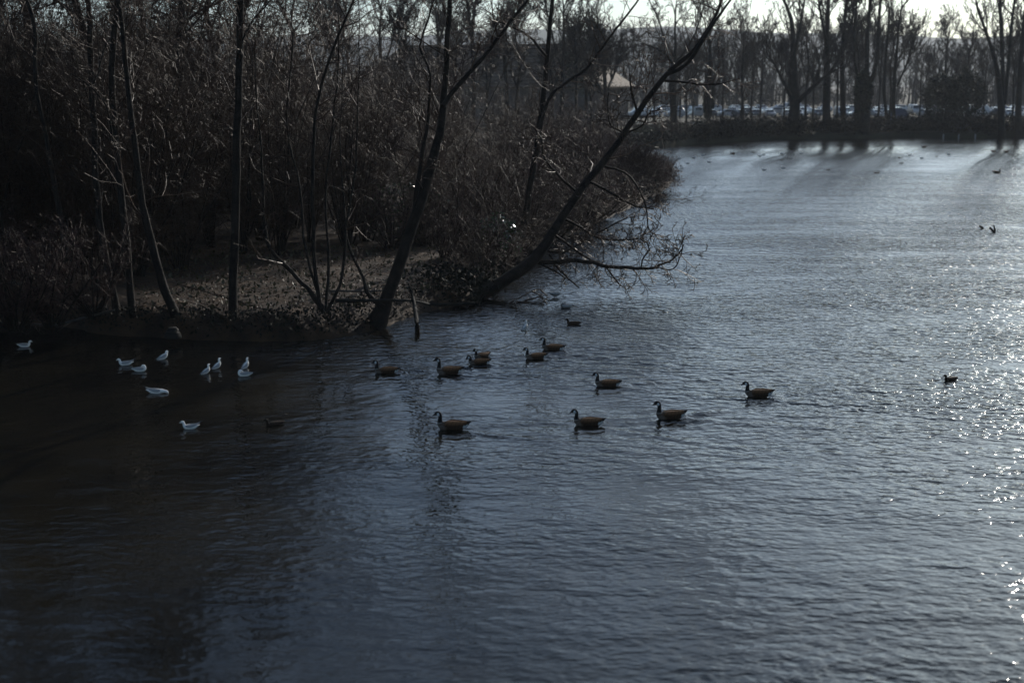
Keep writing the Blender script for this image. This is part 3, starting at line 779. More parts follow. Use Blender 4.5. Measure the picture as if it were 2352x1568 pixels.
# ------------------------------------------------------------------ clearing: litter, grass, sticks, drowned wood
r_ = np.random.default_rng(5)
def scatter(n, fn, size, flat, mat, name, label, cat, kind='stuff'):
    P = []
    while len(P) < n:
        p = fn()
        if p is not None: P.append(p)
    C = np.array(P); m = len(C)
    a = r_.normal(size=(m, 3)) * np.array([1, 1, flat]); a /= np.linalg.norm(a, axis=1, keepdims=True)
    b = np.cross(a, r_.normal(size=(m, 3)) * np.array([flat, flat, 1])); b /= np.linalg.norm(b, axis=1, keepdims=True)
    s = size * r_.uniform(.5, 1.4, size=(m, 1))
    V = np.stack([C - a * s, C + b * s * .5, C + a * s, C - b * s * .5], 1).reshape(-1, 3)
    o = link(name, mesh_np(name, V, np.arange(4 * m).reshape(-1, 4), M[mat], smooth=False))
    return tag(o, label, cat, kind=kind)
def land_z(X, Y):
    q = np.array([X, Y]); i = np.argmin(((shore_s[:160] - q) ** 2).sum(1))
    d = math.sqrt(((shore_s[i] - q) ** 2).sum())
    return 0.62 + 0.28 * min(1, d / 8)
def clearing():
    x, y = r_.uniform(300, 1120), r_.uniform(570, 765)
    p = on(x, y, 0.8)
    i = np.argmin(((shore_s[:160] - p[:2]) ** 2).sum(1))
    if np.sqrt(((shore_s[i] - p[:2]) ** 2).sum()) < 0.5: return None
    if (p[1] - 41) < 0: return None
    q = shore_s[i] - anchor
    if ((p[:2] - anchor) ** 2).sum() > (q ** 2).sum(): return None
    p[2] = land_z(p[0], p[1]) + 0.10; return p
scatter(9000, clearing, 0.036, 0.3, 'litter', 'leaf_litter', 'brown fallen leaves strewn over the clearing', 'leaf litter')
scatter(1500, clearing, 0.08, 2.2, 'grass', 'sparse_grass', 'thin dry grass tufts on the clearing', 'grass')
def edge_right():
    i = r_.integers(112, 205); p = shore_s[i] + (anchor - shore_s[i]) * r_.uniform(0.0, 0.03)
    return np.array([p[0] + r_.normal() * .3, p[1] + r_.normal() * .5, r_.uniform(0.05, 1.0)])
scatter(6500, edge_right, 0.10, 1.5, 'bramble', 'shore_growth', 'dark ragged growth along the right-hand shore of the thicket', 'undergrowth')
def edge_pt():
    i = r_.integers(20, 170); p = shore_s[i] + (anchor - shore_s[i]) * r_.uniform(0.003, 0.02)
    return np.array([p[0], p[1], r_.uniform(0.1, 0.85)])
scatter(6500, edge_pt, 0.06, 1.5, 'bramble', 'bank_growth', 'dark ragged growth hanging over the bank edge', 'undergrowth')
def stick(name, pts, wid, label, mat='deadwood', twigs=0, L=0.6, cat='branch', k=6):
    T = Tubes()
    P = spline(np.array(pts), max(8, len(pts) * 3)); R = np.interp(np.linspace(0, 1, len(P)), np.linspace(0, 1, len(wid)), wid)
    P = np.vstack([P[:1], P, P[-1:] + (P[-1:] - P[-2:-1]) * .02]); R = np.concatenate([[.002], R, [.002]])
    T.add(P, R, k)
    if twigs: dress(T, P[1:-1], R[1:-1], n=twigs, L=L, lvl=1, kids=(3,), t0=0.15, up=0.05, r=0.012, minr=0.004)
    return tag(link(name, T.build(name, M[mat], 0.04)), label, cat)
stick('fallen_log', [on(955, 695, .25), on(1010, 700, .15), on(1090, 696, .12)], [.07, .06, .05], 'dark fallen log lying along the waterline right of the inlet', mat='bark_ivy', twigs=4, cat='log')
stick('fallen_branch', [on(770, 690, .95), on(860, 690, .9), on(940, 690, .8), on(985, 698, .5)], [.06, .05, .04, .03], 'long dead branch slanting down the bank to the inlet', mat='bark_ivy', twigs=6)
stick('fallen_branch', [on(745, 668, .95), on(870, 668, 1.0), on(920, 655, 1.05)], [.03, .025, .015], 'short pale stick lying on the clearing beside the leaning trunk')
stick('bank_post', [on(958, 752, -.3), on(958, 745, .35), at(950, 690, on(955, 748, 0)[1]), at(938, 650, on(955, 748, 0)[1])], [.075, .075, .05, .02], 'crooked dark snag standing in the water at the mouth of the inlet', mat='bark_ivy', cat='snag', k=8)
SY = on(397, 752, .5)[1]
stick('bank_stump', [at(397, 775, SY), at(397, 762, SY), at(396, 752, SY)], [.26, .20, .12], 'dark broad stump beside the sweeping trunk', mat='bark_ivy', cat='stump', k=12)
stick('overhanging_branch', [on(-20, 735, .8), on(60, 744, .35), on(130, 745, .3), on(200, 728, .6), on(262, 712, 1.0)], [.05, .045, .04, .035, .03], 'long bare branch hanging low over the water at the left edge', twigs=8)
stick('overhanging_branch', [on(-20, 640, 1.6), on(60, 655, 1.5), on(130, 672, 1.3), on(205, 679, 1.1)], [.03, .03, .03, .02], 'pale sunlit branch above the low one at the left edge', twigs=6)
stick('overhanging_branch', [at(-20, 280, 46), at(30, 360, 46.5), at(80, 430, 47), at(150, 530, 47.5)], [.045, .04, .035, .02], 'long bare stem slanting in from the left edge across the thicket', twigs=6)
# drowned branch with its upright reed-thin stick
T = Tubes()
A = [(on(1168, 697, 0), on(1222, 668, .28)), (on(1222, 668, .28), on(1262, 692, .02)), (on(1205, 690, 0), on(1240, 680, .2)), (on(1240, 680, .22), on(1258, 700, -.02)),
     (on(1188, 693, .02), on(1250, 694, .05)), (on(1225, 670, .27), on(1240, 664, .3)), (on(1240, 664, .3), on(1256, 678, .08))]
for p, q in A:
    P = spline(np.array([p, (p + q) / 2 + .03 * rng.normal(size=3), q]), 7); T.add(P, np.linspace(.028, .014, 7), 5)
    dress(T, P, np.linspace(.028, .014, 7), n=6, L=.4, lvl=1, kids=(3,), r=.01, t0=.1, up=0, minr=.004)
tag(link('drowned_branch', T.build('drowned_branch', M['twig'])), 'tangle of a drowned branch sticking out of the water left of the shade-painted grey gull', 'branch')
T = Tubes(); T.add([on(1186, 690, -.2), on(1186, 690, .5), on(1186, 690, .93)], [.012, .011, .010], 6)
o = empty('marker_stick', on(1186, 690, 0))
c = link('rod', T.build('rod', M['twig']), o); c.data.transform(Matrix.Translation(-Vector(on(1186, 690, 0))))
T = Tubes(); q = on(1186, 690, .93)
T.add([q + np.array([-.05, 0, 0]), q + np.array([-.03, 0, .02]), q + np.array([0, 0, .005]), q + np.array([.03, 0, .02]), q + np.array([.05, 0, 0])], [.012, .022, .008, .022, .012], 6)
c = link('tip', T.build('tip', M['post']), o); c.data.transform(Matrix.Translation(-Vector(on(1186, 690, 0))))
tag(o, 'thin upright rod with a small white tip rising from the drowned branch', 'rod')
# snags in the glitter on the right
T = Tubes(); p = on(2282, 534, 0)
T.add([p + np.array([.06, 0, -.2]), p + np.array([0, 0, .04]), p + np.array([-.20, 0, .26])], [.06, .06, .04], 8)
T.add([p + np.array([.02, 0, -.2]), p + np.array([.06, 0, .12]), p + np.array([.02, .1, .36])], [.06, .05, .03], 8)
tag(link('forked_snag', T.build('forked_snag', M['bark'], .05)), 'forked dark snag poking from the glittering water near the right edge', 'snag')
T = Tubes(); p = on(2253, 525, 0)
T.add([p + np.array([.2, .1, -.10]), p + np.array([.06, 0, .05]), p + np.array([-.08, 0, .12])], [.05, .07, .05], 8)
tag(link('log_end', T.build('log_end', M['bark'], .05)), 'blunt end of a drowned log left of the forked snag', 'log')

# ------------------------------------------------------------------ birds
def loft_bird(ctrl, paint, mat, name, seg=20, n=84):
    """ctrl rows: x, z, half height, half width (spine from tail to bill)"""
    C = spline(np.array(ctrl), n)
    X, Z, Hh, Wh = C[:, 0], C[:, 1], np.clip(C[:, 2], .0015, None), np.clip(C[:, 3], .0015, None)
    tx, tz = np.gradient(X), np.gradient(Z)
    l = np.hypot(tx, tz) + 1e-9; tx, tz = tx / l, tz / l
    ang = np.linspace(0, 2 * math.pi, seg, endpoint=False)
    V = np.empty((n, seg, 3))
    for j, a in enumerate(ang):
        s, c = math.sin(a), math.cos(a)
        V[:, j, 0] = X - tz * Hh * s; V[:, j, 1] = Wh * c; V[:, j, 2] = Z + tx * Hh * s
    i = np.arange(n - 1)[:, None] * seg; j = np.arange(seg)[None]; j2 = (j + 1) % seg
    Q = np.stack([i + j, i + j2, i + seg + j2, i + seg + j], -1).reshape(-1, 4)
    VV = V.reshape(-1, 3)
    VV = np.vstack([VV, V[0].mean(0), V[-1].mean(0)])
    me = mesh_np(name, VV, Q[:, ::-1], M[mat])
    T = np.repeat(np.linspace(0, 1, n), seg); A = np.tile(ang, n)
    cols = np.array([paint(t, a, v) for t, a, v in zip(T, A, VV[:-2])])
    cols = np.vstack([cols, cols[0], cols[-1]])
    col_attr(me, cols)
    return me
def wing_mesh(name, pts, mat, paint, side, seg=10, n=26):
    """rows: x, y, z, half height, half thickness, tilt"""
    C = spline(np.array(pts), n); ang = np.linspace(0, 2 * math.pi, seg, endpoint=False)
    V = np.empty((n, seg, 3))
    for j, a in enumerate(ang):
        h = C[:, 3] * math.sin(a); tck = C[:, 4] * math.cos(a); tl = C[:, 5]
        V[:, j, 0] = C[:, 0]
        V[:, j, 1] = side * (C[:, 1] + tck * np.cos(tl) - h * np.sin(tl))
        V[:, j, 2] = C[:, 2] + h * np.cos(tl) + tck * np.sin(tl)
    i = np.arange(n - 1)[:, None] * seg; j = np.arange(seg)[None]; j2 = (j + 1) % seg
    Q = np.stack([i + j, i + j2, i + seg + j2, i + seg + j], -1).reshape(-1, 4)
    if side > 0: Q = Q[:, ::-1]
    me = mesh_np(name, V.reshape(-1, 3), Q, M[mat])
    T = np.repeat(np.linspace(0, 1, n), seg)
    col_attr(me, np.array([paint(t, v) for t, v in zip(T, V.reshape(-1, 3))]))
    return me
BLK, WHT = (0.012, 0.011, 0.011), (0.72, 0.71, 0.69)
def goose_parts(pose):
    body = [(-.41, .185, .006, .028), (-.355, .160, .030, .05), (-.28, .112, .070, .080), (-.17, .086, .100, .112), (-.05, .078, .114, .130),
            (.07, .072, .114, .126), (.155, .076, .106, .110)]
    if pose == 'up':
        neck = [(.205, .104, .080, .080), (.226, .140, .050, .050), (.224, .205, .036, .035), (.222, .270, .031, .030), (.226, .325, .031, .029), (.246, .368, .037, .032),
                (.282, .378, .037, .031), (.315, .366, .027, .023), (.338, .353, .017, .015), (.366, .340, .011, .012), (.386, .333, .004, .006)]
    elif pose == 'fwd':
        neck = [(.210, .104, .080, .080), (.238, .130, .050, .050), (.244, .185, .037, .035), (.240, .240, .031, .030), (.244, .290, .031, .029), (.268, .330, .037, .032),
                (.304, .336, .036, .031), (.338, .322, .026, .023), (.360, .308, .017, .015), (.388, .292, .011, .012), (.406, .284, .004, .006)]
    else:
        neck = [(.210, .104, .080, .080), (.240, .120, .050, .050), (.246, .160, .038, .035), (.244, .195, .032, .030), (.252, .232, .032, .029), (.282, .262, .037, .032),
                (.316, .256, .036, .031), (.344, .236, .026, .023), (.360, .216, .017, .015), (.376, .190, .011, .012), (.386, .174, .004, .006)]
    neck = [neck[0]] + [(x, z, h * 1.36, w_ * 1.3) for x, z, h, w_ in neck[1:8]] + [(x, z, h * 1.15, w_ * 1.15) for x, z, h, w_ in neck[8:]]
    hx = neck[5][0]; hz = neck[5][1]
    def paint(t, a, v):
        x, y, z = v
        up = math.sin(a)
        if x < -.36: return BLK
        if x < -.26 and z < .105 + (-.26 - x) * .35: return (.55, .55, .53)
        if t > .47:                                           # neck, head, bill
            if t < .505: return tuple(.5 * p + .5 * q for p, q in zip(BLK, (.42, .38, .33)))
            dx, dz = x - (hx + .012), z - (hz - .012)
            if abs(y) > .012 and dx * dx / .0007 + dz * dz / .0012 < 1: return WHT
            return BLK
        if x > .08:
            w = min(1, (x - .08) / .07) * (1 if z < .10 else .3)
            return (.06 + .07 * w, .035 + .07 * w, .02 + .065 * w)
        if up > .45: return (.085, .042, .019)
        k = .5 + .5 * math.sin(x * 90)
        return (.030 + .02 * k, .017 + .012 * k, .009 + .007 * k)  # flanks painted darker than the back, as in backlit shade
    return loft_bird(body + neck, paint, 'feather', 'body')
def goose_wings():
    pts = [(.15, .088, .120, .012, .006, .5), (.10, .110, .132, .052, .014, .55), (.0, .118, .144, .066, .018, .6), (-.12, .100, .154, .060, .018, .65),
           (-.24, .066, .166, .042, .013, .7), (-.33, .036, .180, .022, .008, .75), (-.41, .018, .194, .006, .003, .8)]
    def paint(t, v):
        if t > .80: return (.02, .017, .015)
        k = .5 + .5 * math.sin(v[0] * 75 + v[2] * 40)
        f = .35 + .75 * min(1, max(0, (v[2] - .115) / .06))      # backlight painted in: shaded flank, rim-lit back
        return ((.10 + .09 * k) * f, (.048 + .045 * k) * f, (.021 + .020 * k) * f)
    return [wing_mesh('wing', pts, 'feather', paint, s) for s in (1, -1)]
GM = {p: goose_parts(p) for p in ('up', 'fwd', 'low')}
GW = goose_wings()
for x, y, hd, s, pose, lab in GEESE:
    p = on(x, y, 0)
    o = empty('goose', (p[0], p[1], -0.005), hd, s)
    o.rotation_euler = (rng.normal() * .02, rng.normal() * .015, hd)
    link('body', GM[pose], o)
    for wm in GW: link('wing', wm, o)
    tag(o, lab, 'goose', 'geese on the water')
# ducks
def duck_body():
    c = [(-.27, .075, .006, .03), (-.22, .065, .03, .05), (-.14, .045, .055, .075), (-.03, .032, .075, .090), (.07, .032, .073, .085), (.125, .045, .060, .065), (.150, .080, .038, .040),
         (.152, .120, .029, .028), (.165, .150, .032, .028), (.192, .162, .031, .026), (.218, .152, .022, .019), (.236, .142, .011, .015), (.262, .134, .006, .013), (.275, .131, .003, .008)]
    def paint(t, a, v):
        x, y, z = v
        if t > .84: return (.04, .033, .02)
        if t > .55: return (.016, .011, .008)
        k = .5 + .5 * math.sin(x * 120)
        return (.018 + .018 * k, .011 + .011 * k, .007 + .007 * k)
    return loft_bird(c, paint, 'feather', 'body', 16, 60)
def duck_wings(dark):
    pts = [(.10, .055, .055, .008, .005, .5), (.05, .070, .062, .034, .009, .55), (-.04, .072, .070, .040, .010, .6), (-.13, .052, .078, .028, .008, .7), (-.22, .024, .086, .010, .004, .75), (-.25, .012, .090, .004, .002, .8)]
    def paint(t, v):
        k = .5 + .5 * math.sin(v[0] * 110)
        return (.022 + .024 * k, .013 + .014 * k, .008 + .008 * k)
    return [wing_mesh('wing', pts, 'feather', paint, s) for s in (1, -1)]
DB, DW = duck_body(), duck_wings(False)
for x, y, hd, s, lab in DUCKS:
    p = on(x, y, 0); o = empty('duck', (p[0], p[1], -0.004), hd, s)
    link('body', DB, o)
    for wm in DW: link('wing', wm, o)
    tag(o, lab, 'duck', 'ducks on the water')
# gulls
def gull_paint(t, a, v):
    if t > .955: return (.10, .02, .015)
    return (.90, .84, .76)
def gull_body(pose):
    tail = [(-.185, .085, .004, .028), (-.15, .075, .014, .034), (-.10, .055, .035, .045), (-.03, .042, .056, .062), (.045, .040, .058, .062), (.095, .052, .048, .048)]
    if pose in ('swim', 'tailup', 'stand', 'stretch'):
        head = [(.122, .080, .034, .034), (.130, .112, .028, .026), (.140, .138, .028, .025), (.162, .150, .028, .025), (.184, .144, .018, .016), (.196, .138, .008, .007), (.214, .132, .005, .005), (.222, .129, .002, .002)]
        if pose == 'stretch':
            head = [(.135, .052, .040, .038), (.165, .050, .032, .030), (.190, .046, .030, .027), (.212, .038, .028, .025), (.230, .020, .018, .016), (.238, .006, .008, .007), (.245, -.010, .005, .005), (.248, -.018, .002, .002)]
    elif pose == 'tucked':
        head = [(.112, .085, .036, .036), (.108, .108, .032, .030), (.096, .122, .032, .029), (.074, .128, .027, .026), (.052, .122, .016, .016), (.038, .116, .008, .007), (.022, .110, .005, .005), (.012, .106, .002, .002)]
    elif pose == 'preen':
        head = [(.125, .078, .036, .036), (.138, .100, .030, .028), (.150, .110, .030, .026), (.165, .100, .028, .025), (.166, .078, .018, .016), (.162, .064, .008, .007), (.154, .048, .005, .005), (.150, .040, .002, .002)]
    else:   # stoop
        head = [(.128, .062, .038, .036), (.150, .074, .029, .027), (.168, .076, .028, .025), (.188, .070, .027, .024), (.204, .056, .018, .016), (.212, .046, .008, .007), (.222, .030, .005, .005), (.226, .022, .002, .002)]
    return loft_bird(tail + head, gull_paint, 'gull', 'body', 16, 64)
def gull_wings(lift):
    pts = [(.10, .036, .070, .008, .005, .5), (.06, .052, .074, .030, .008, .55), (-.02, .056, .080, .034, .009, .6), (-.10, .036, .088 + lift * .15, .024, .007, .7), (-.18, .018, .100 + lift * .55, .011, .004, .8), (-.245, .006, .112 + lift, .003, .002, .8)]
    def paint(t, v):
        if t > .80: return (.02, .02, .022)
        return (.30, .29, .27)
    return [wing_mesh('wing', pts, 'gull', paint, s) for s in (1, -1)]
GB = {p: gull_body(p) for p in ('swim', 'tucked', 'preen', 'stoop', 'stretch')}
GB['tailup'] = GB['swim']; GB['stand'] = GB['swim']
def grey_paint(t, a, v):  # shade painted into a backlit gull: dark underside, lighter top
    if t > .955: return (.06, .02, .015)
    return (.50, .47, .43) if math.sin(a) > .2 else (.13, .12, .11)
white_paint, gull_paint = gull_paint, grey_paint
BACKLIT = {p: gull_body(p) for p in ('stoop', 'tucked')}
GWN, GWU = gull_wings(0.0), gull_wings(0.055)
T = Tubes(); T.add([(0, 0, .02), (.006, 0, -.05), (0, 0, -.13)], [.006, .004, .004], 6); LEG = T.build('leg', simple('gull_leg', (.10, .03, .02), (.16, .05, .03), 20, .6))
for x, y, hd, pose, s, lab in GULLS:
    p = on(x, y, 0)
    up = pose in ('stand', 'preen', 'stoop')
    o = empty('gull', (p[0], p[1], 0.06 if pose == 'stoop' else (0.03 if up else 0.0)), hd, s * 1.12)
    tilt = {'stand': -.5, 'preen': -.4, 'stoop': -.12, 'tucked': -.08}.get(pose, 0.0)
    if tilt: o.rotation_euler = (0, tilt, hd)
    link('body', BACKLIT[pose] if 'grey gull' in lab or 'hunched' in lab else GB[pose], o)
    for wm in (GWU if pose in ('tailup', 'stretch') else GWN): link('wing', wm, o)
    if up:
        for sgn in (-1, 1):
            c = link('leg', LEG, o, (0.0, sgn * .022, 0.0)); c.rotation_euler = (0, -tilt, 0)
    tag(o, lab, 'gull', 'gulls in the shallows')
for i, (x, y) in enumerate(FAR_GULLS):
    p = on(x, y, 0); o = empty('gull', (p[0], p[1], 0.0), random.choice([0.2, 2.9, 3.4, 6.0]), 1.15)
    link('body', GB['swim'], o)
    for wm in GWU: link('wing', wm, o)
    tag(o, 'tiny distant gull afloat on the open water below the far bank', 'gull', 'gulls far out on the water')

# ------------------------------------------------------------------ far bank: trees
FAR_N = 0
def far_tree(name, label, pts_list, Y, top, n=26, L=5.0, twig='twig_far', bark='bark_ivy', lvl=3, kids=(4, 5, 5), up=0.16, ang=(20, 55), ivy=0, t0=0.25, r=0.10):
    T, K = Tubes(), Tubes()
    x0 = pts_list[0][0][0][0]
    b = at(x0, 300, Y); b[2] = 0.85
    for pts, wid, tp in pts_list:
        if tp: tp = min(tp, 19.0)
        P, R = stem(T, pts, [q * .72 for q in wid], Y, Y + rng.uniform(-2, 2), tp, 7)
        if pts is pts_list[0][0]: P[0][2] = min(P[0][2], 0.4)
        dress(K, P, R, n=max(8, int(n * .85)), L=L, lvl=lvl, kids=(4, 4, 5), t0=t0, up=up, ang=ang, r=r, minr=0.027, ratio=0.58)
    o = empty(name, b)
    c = link('trunk', T.build('trunk', M[bark], .06), o); c.data.transform(Matrix.Translation(-Vector(b)))
    c = link('crown', K.build('crown', M[twig]), o); c.data.transform(Matrix.Translation(-Vector(b)))
    if ivy:
        V, Q = leaf_cloud(2600, (px2m(ivy, Y) * .6, px2m(ivy, Y) * .6, 3.2), 0.22, int(x0))
        p = at(x0, 215, Y)
        c = link('ivy', mesh_np('ivy', V + p, Q, M['evergreen'], smooth=False), o); c.data.transform(Matrix.Translation(-Vector(b)))
    return tag(o, label, 'tree', 'bare trees on the far bank')
far_tree('oak_tree', 'spreading bare oak on the far bank, left of the parked cars in view',
    [([(1548, 318), (1547, 250), (1545, 190), (1548, 150)], [26, 22, 24, 20], None),
     ([(1548, 155), (1552, 110), (1550, 70), (1552, 20)], [12, 9, 7, 5], 21),
     ([(1547, 150), (1530, 125), (1500, 108), (1470, 100)], [10, 8, 6, 4], None),
     ([(1549, 145), (1575, 115), (1600, 70), (1615, 20)], [9, 7, 6, 4], 20),
     ([(1548, 130), (1525, 85), (1510, 40), (1490, 0)], [8, 6, 5, 4], 19),
     ([(1546, 215), (1575, 195), (1600, 170)], [8, 6, 4], None)], 192, None, n=9, L=4.2, t0=0.3, up=.05, ang=(30, 65))
far_tree('bare_tree', 'slim ivy-topped bare tree just right of the spreading oak',
    [([(1628, 318), (1626, 260), (1628, 200), (1632, 120)], [20, 17, 22, 10], 17)], 194, None, n=22, L=4.0, ivy=20)
far_tree('bare_tree', 'thin bare tree between the slim ivy-topped tree and the great forked tree',
    [([(1705, 305), (1706, 250), (1704, 190), (1708, 110)], [12, 10, 8, 5], 15)], 205, None, n=24, L=4.2)
far_tree('lime_tree', 'great dark tree on the far bank with a massive trunk forking low to the right',
    [([(1824, 330), (1824, 290), (1825, 240), (1822, 190), (1822, 120), (1818, 50), (1800, 0)], [46, 40, 36, 34, 22, 14, 9], 25),
     ([(1832, 235), (1862, 205), (1890, 180), (1920, 160)], [18, 15, 12, 8], None),
     ([(1822, 130), (1836, 70), (1848, 0)], [12, 9, 7], 24),
     ([(1815, 220), (1795, 180), (1780, 150), (1760, 120)], [13, 10, 8, 5], None)], 188, None, n=17, L=5.0, up=.2)
far_tree('lime_tree', 'tall straight dark tree immediately right of the great forked one',
    [([(1898, 325), (1898, 260), (1899, 160), (1900, 60), (1903, 0)], [30, 27, 20, 16, 12], 25),
     ([(1900, 100), (1888, 50), (1880, 0)], [10, 8, 6], 24)], 190, None, n=24, L=4.6, up=.22)
far_tree('lime_tree', 'tall twin-topped bare tree between the straight one and the ivy-clad trunk',
    [([(1938, 322), (1936, 250), (1934, 150), (1940, 50), (1945, 0)], [20, 18, 15, 12, 9], 24),
     ([(1936, 120), (1955, 60), (1962, 0)], [9, 7, 6], 23)], 194, None, n=22, L=4.4, up=.22)
far_tree('ivy_clad_tree', 'thick ivy-clad trunk on the far bank with many upright shoots',
    [([(1983, 325), (1983, 270), (1984, 215), (1990, 170), (1992, 90), (1998, 0)], [48, 44, 42, 18, 12, 8], 23),
     ([(1990, 205), (2012, 150), (2018, 60), (2022, 0)], [14, 11, 10, 7], 22),
     ([(1980, 205), (1965, 150), (1962, 80), (1968, 0)], [12, 10, 8, 6], 22)], 190, None, n=20, L=4.2, up=.26, ivy=34)
far_tree('bare_tree', 'pale feathery bare tree right of the ivy-clad trunk, above the blue-grey hut',
    [([(2055, 310), (2052, 240), (2056, 160), (2062, 90), (2070, 20)], [16, 13, 11, 8, 5], 20),
     ([(2040, 300), (2030, 200), (2036, 120), (2042, 40)], [12, 10, 8, 5], 20),
     ([(2060, 200), (2085, 140), (2100, 80)], [7, 6, 4], None)], 200, None, n=16, L=4.6, up=.24)
far_tree('bare_tree', 'slender distant bare tree rising behind the round evergreens',
    [([(2172, 300), (2172, 200), (2172, 140), (2178, 90)], [9, 8, 7, 4], 15)], 235, None, n=26, L=4.0, up=.2)
far_tree('bare_tree', 'low twiggy bare tree between the evergreens and the tall right-hand trees',
    [([(2222, 300), (2220, 200), (2225, 130)], [10, 8, 5], 13)], 240, None, n=30, L=4.4, up=.12)
far_tree('poplar_tree', 'tall many-stemmed bare tree on the far bank at the right edge',
    [([(2300, 322), (2298, 240), (2290, 160), (2270, 90), (2245, 20)], [24, 20, 15, 11, 8], 24),
     ([(2302, 260), (2303, 160), (2300, 80), (2296, 0)], [16, 14, 12, 9], 26),
     ([(2306, 240), (2316, 150), (2322, 70), (2330, 0)], [14, 12, 10, 7], 26)], 190, None, n=18, L=4.6, up=.26)
far_tree('poplar_tree', 'tall bare tree cut by the right edge of the picture',
    [([(2338, 322), (2340, 230), (2346, 130), (2352, 40)], [24, 20, 15, 10], 25),
     ([(2345, 200), (2362, 120), (2372, 40)], [12, 10, 8], 25)], 193, None, n=20, L=4.6, up=.24)
# round evergreens
leafy('evergreen_tree', (at(2160, 285, 205) * np.array([1, 1, 0]) + np.array([0, 0, .85])), (2.7, 2.7, 3.8), 7000, 0.17, 'evergreen', 'left one of the two dense round evergreens on the far bank', 71, trunk_h=0.9, cat='tree')
leafy('evergreen_tree', (at(2217, 285, 203) * np.array([1, 1, 0]) + np.array([0, 0, .85])), (2.6, 2.6, 4.0), 7000, 0.17, 'evergreen', 'right one of the two dense round evergreens on the far bank', 72, trunk_h=0.9, cat='tree')
# dense dark tree behind the big roof
leafy('evergreen_tree', (at(1345, 285, 185) * np.array([1, 1, 0]) + np.array([0, 0, .85])), (3.4, 3.4, 4.6), 5200, 0.20, 'evergreen', 'dark dense tree top rising in front of the big tiled roof', 73, trunk_h=6.5, cat='tree')
far_tree('bare_tree', 'broad bare tree before the roof, left of the spreading oak',
    [([(1398, 305), (1392, 230), (1388, 170), (1378, 110), (1372, 40)], [16, 14, 12, 9, 6], 16),
     ([(1392, 215), (1412, 165), (1428, 120)], [9, 7, 5], None), ([(1390, 220), (1362, 170), (1345, 120)], [9, 7, 5], None)], 178, None, n=14, L=4.0, up=.1)
x = 1160
sky_tree = far_tree('bare_tree', 'tall bare tree against the sky above the left end of the roof ridge', [([(x, 310), (x + 4, 200), (x - 3, 100), (x + 6, 20)], [14, 12, 10, 7], 17), ([(x + 1, 160), (x + 22, 90), (x + 30, 10)], [8, 6, 5], 16)], 160, None, n=22, L=4.4, up=.14)
for x, Y, rz, lab in [(880, 165, 1.0, 'tall bare tree against the sky beside the thicket top'), (1010, 170, 2.1, 'distant bare tree against the sky behind the two-forked tree'),
                  (780, 150, 3.3, 'distant bare tree against the sky above the thin-stemmed clump'), (1290, 165, 4.4, 'distant bare tree against the sky behind the middle of the thicket'),
                  (1085, 150, 5.3, 'distant bare tree against the sky between the fork of the two-forked tree')]:
    c = copy_tree(sky_tree); p = at(x, 310, Y); c.location = (p[0], Y, .85); c.rotation_euler = (0, 0, rz); tag(c, lab)

random.seed(29)
for x, Y, sc in [(800, 128, .72), (925, 132, .7), (1045, 135, .66), (1120, 142, .6), (1190, 138, .72), (1325, 150, .72), (1270, 130, .5), (1355, 140, .56)]:
    c = copy_tree(sky_tree); p = at(x, 310, Y); c.location = (p[0], Y, .95); c.rotation_euler = (0, 0, random.uniform(0, 6.28)); c.scale = (sc, sc, sc)
    tag(c, 'fine-twigged bare tree behind the thicket, screening the large building', 'tree', 'bare trees screening the building')
random.seed(31)
for i, (x, Y, sc) in enumerate([(1500, 225, .6), (1590, 232, .62), (1660, 226, .66), (1745, 235, .7), (1865, 236, .8), (1920, 230, .75), (1962, 238, .85), (2015, 228, .8), (2110, 232, .6), (2255, 238, .66), (2330, 234, .75),
                                (1575, 206, .6), (1725, 210, .6), (1850, 207, .8), (1965, 205, .8), (2040, 212, .8), (2322, 208, .7), (1560, 250, .7), (1700, 252, .75), (1800, 250, .7), (2190, 250, .62)]):
    c = copy_tree(sky_tree); p = at(x, 310, Y); c.location = (p[0], Y, .95); c.rotation_euler = (0, 0, random.uniform(0, 6.28)); c.scale = (sc, sc, sc)
    tag(c, 'slender bare tree standing behind the big trunks of the far bank', 'tree', 'slender bare trees behind the far bank')
for i in range(34):
    x = random.uniform(1500, 2400); Y = np.interp(x, [a for a, _ in FS], [on(a, b)[1] for a, b in FS]) + random.uniform(2.5, 22)
    sc = random.uniform(.5, .85)
    put_shrub('waterside_shrub', LOW[i % 2], ((x - CX) / F * Y / cp, Y, .8), sc, random.uniform(0, 6.28), 'bare twiggy shrub among the dark scrub of the far bank', 'bare shrubs on the far bank')

# far wood behind the car park: one mass
T = Tubes()
for i in range(330):
    px = rng.uniform(1330, 2460); Y = rng.uniform(345, 450)
    p = at(px, 280, Y); p[2] = 1.0
    h = rng.uniform(10, 16.5) * (1.2 if px < 1750 else 1.0)
    P = spline(np.array([p, p + np.array([rng.normal() * .5, 0, h * .5]), p + np.array([rng.normal() * 1.2, rng.normal(), h])]), 6)
    R = np.linspace(rng.uniform(.12, .3), .03, 6); T.add(P, R, 4)
    dress(T, P, R, n=8, L=h * .28, lvl=1, kids=(4,), t0=.12, up=.2, r=.08, ang=(20, 60), minr=.07)
tag(link('far_wood', T.build('far_wood', M['twig_far'])), 'hazy belt of bare woodland behind the parked cars', 'woodland', kind='stuff')
V, Q = [], []
for i in range(70):
    px = rng.uniform(1380, 2460); Y = rng.uniform(385, 480); p = at(px, 280, Y); h = rng.uniform(3, 8)
    v, q = leaf_cloud(260, (rng.uniform(2.5, 5), 3, h * .5), 0.42, 100 + i, .2)
    Q.append(q + sum(len(a) for a in V)); V.append(v + np.array([p[0], p[1], 1 + h * .45]))
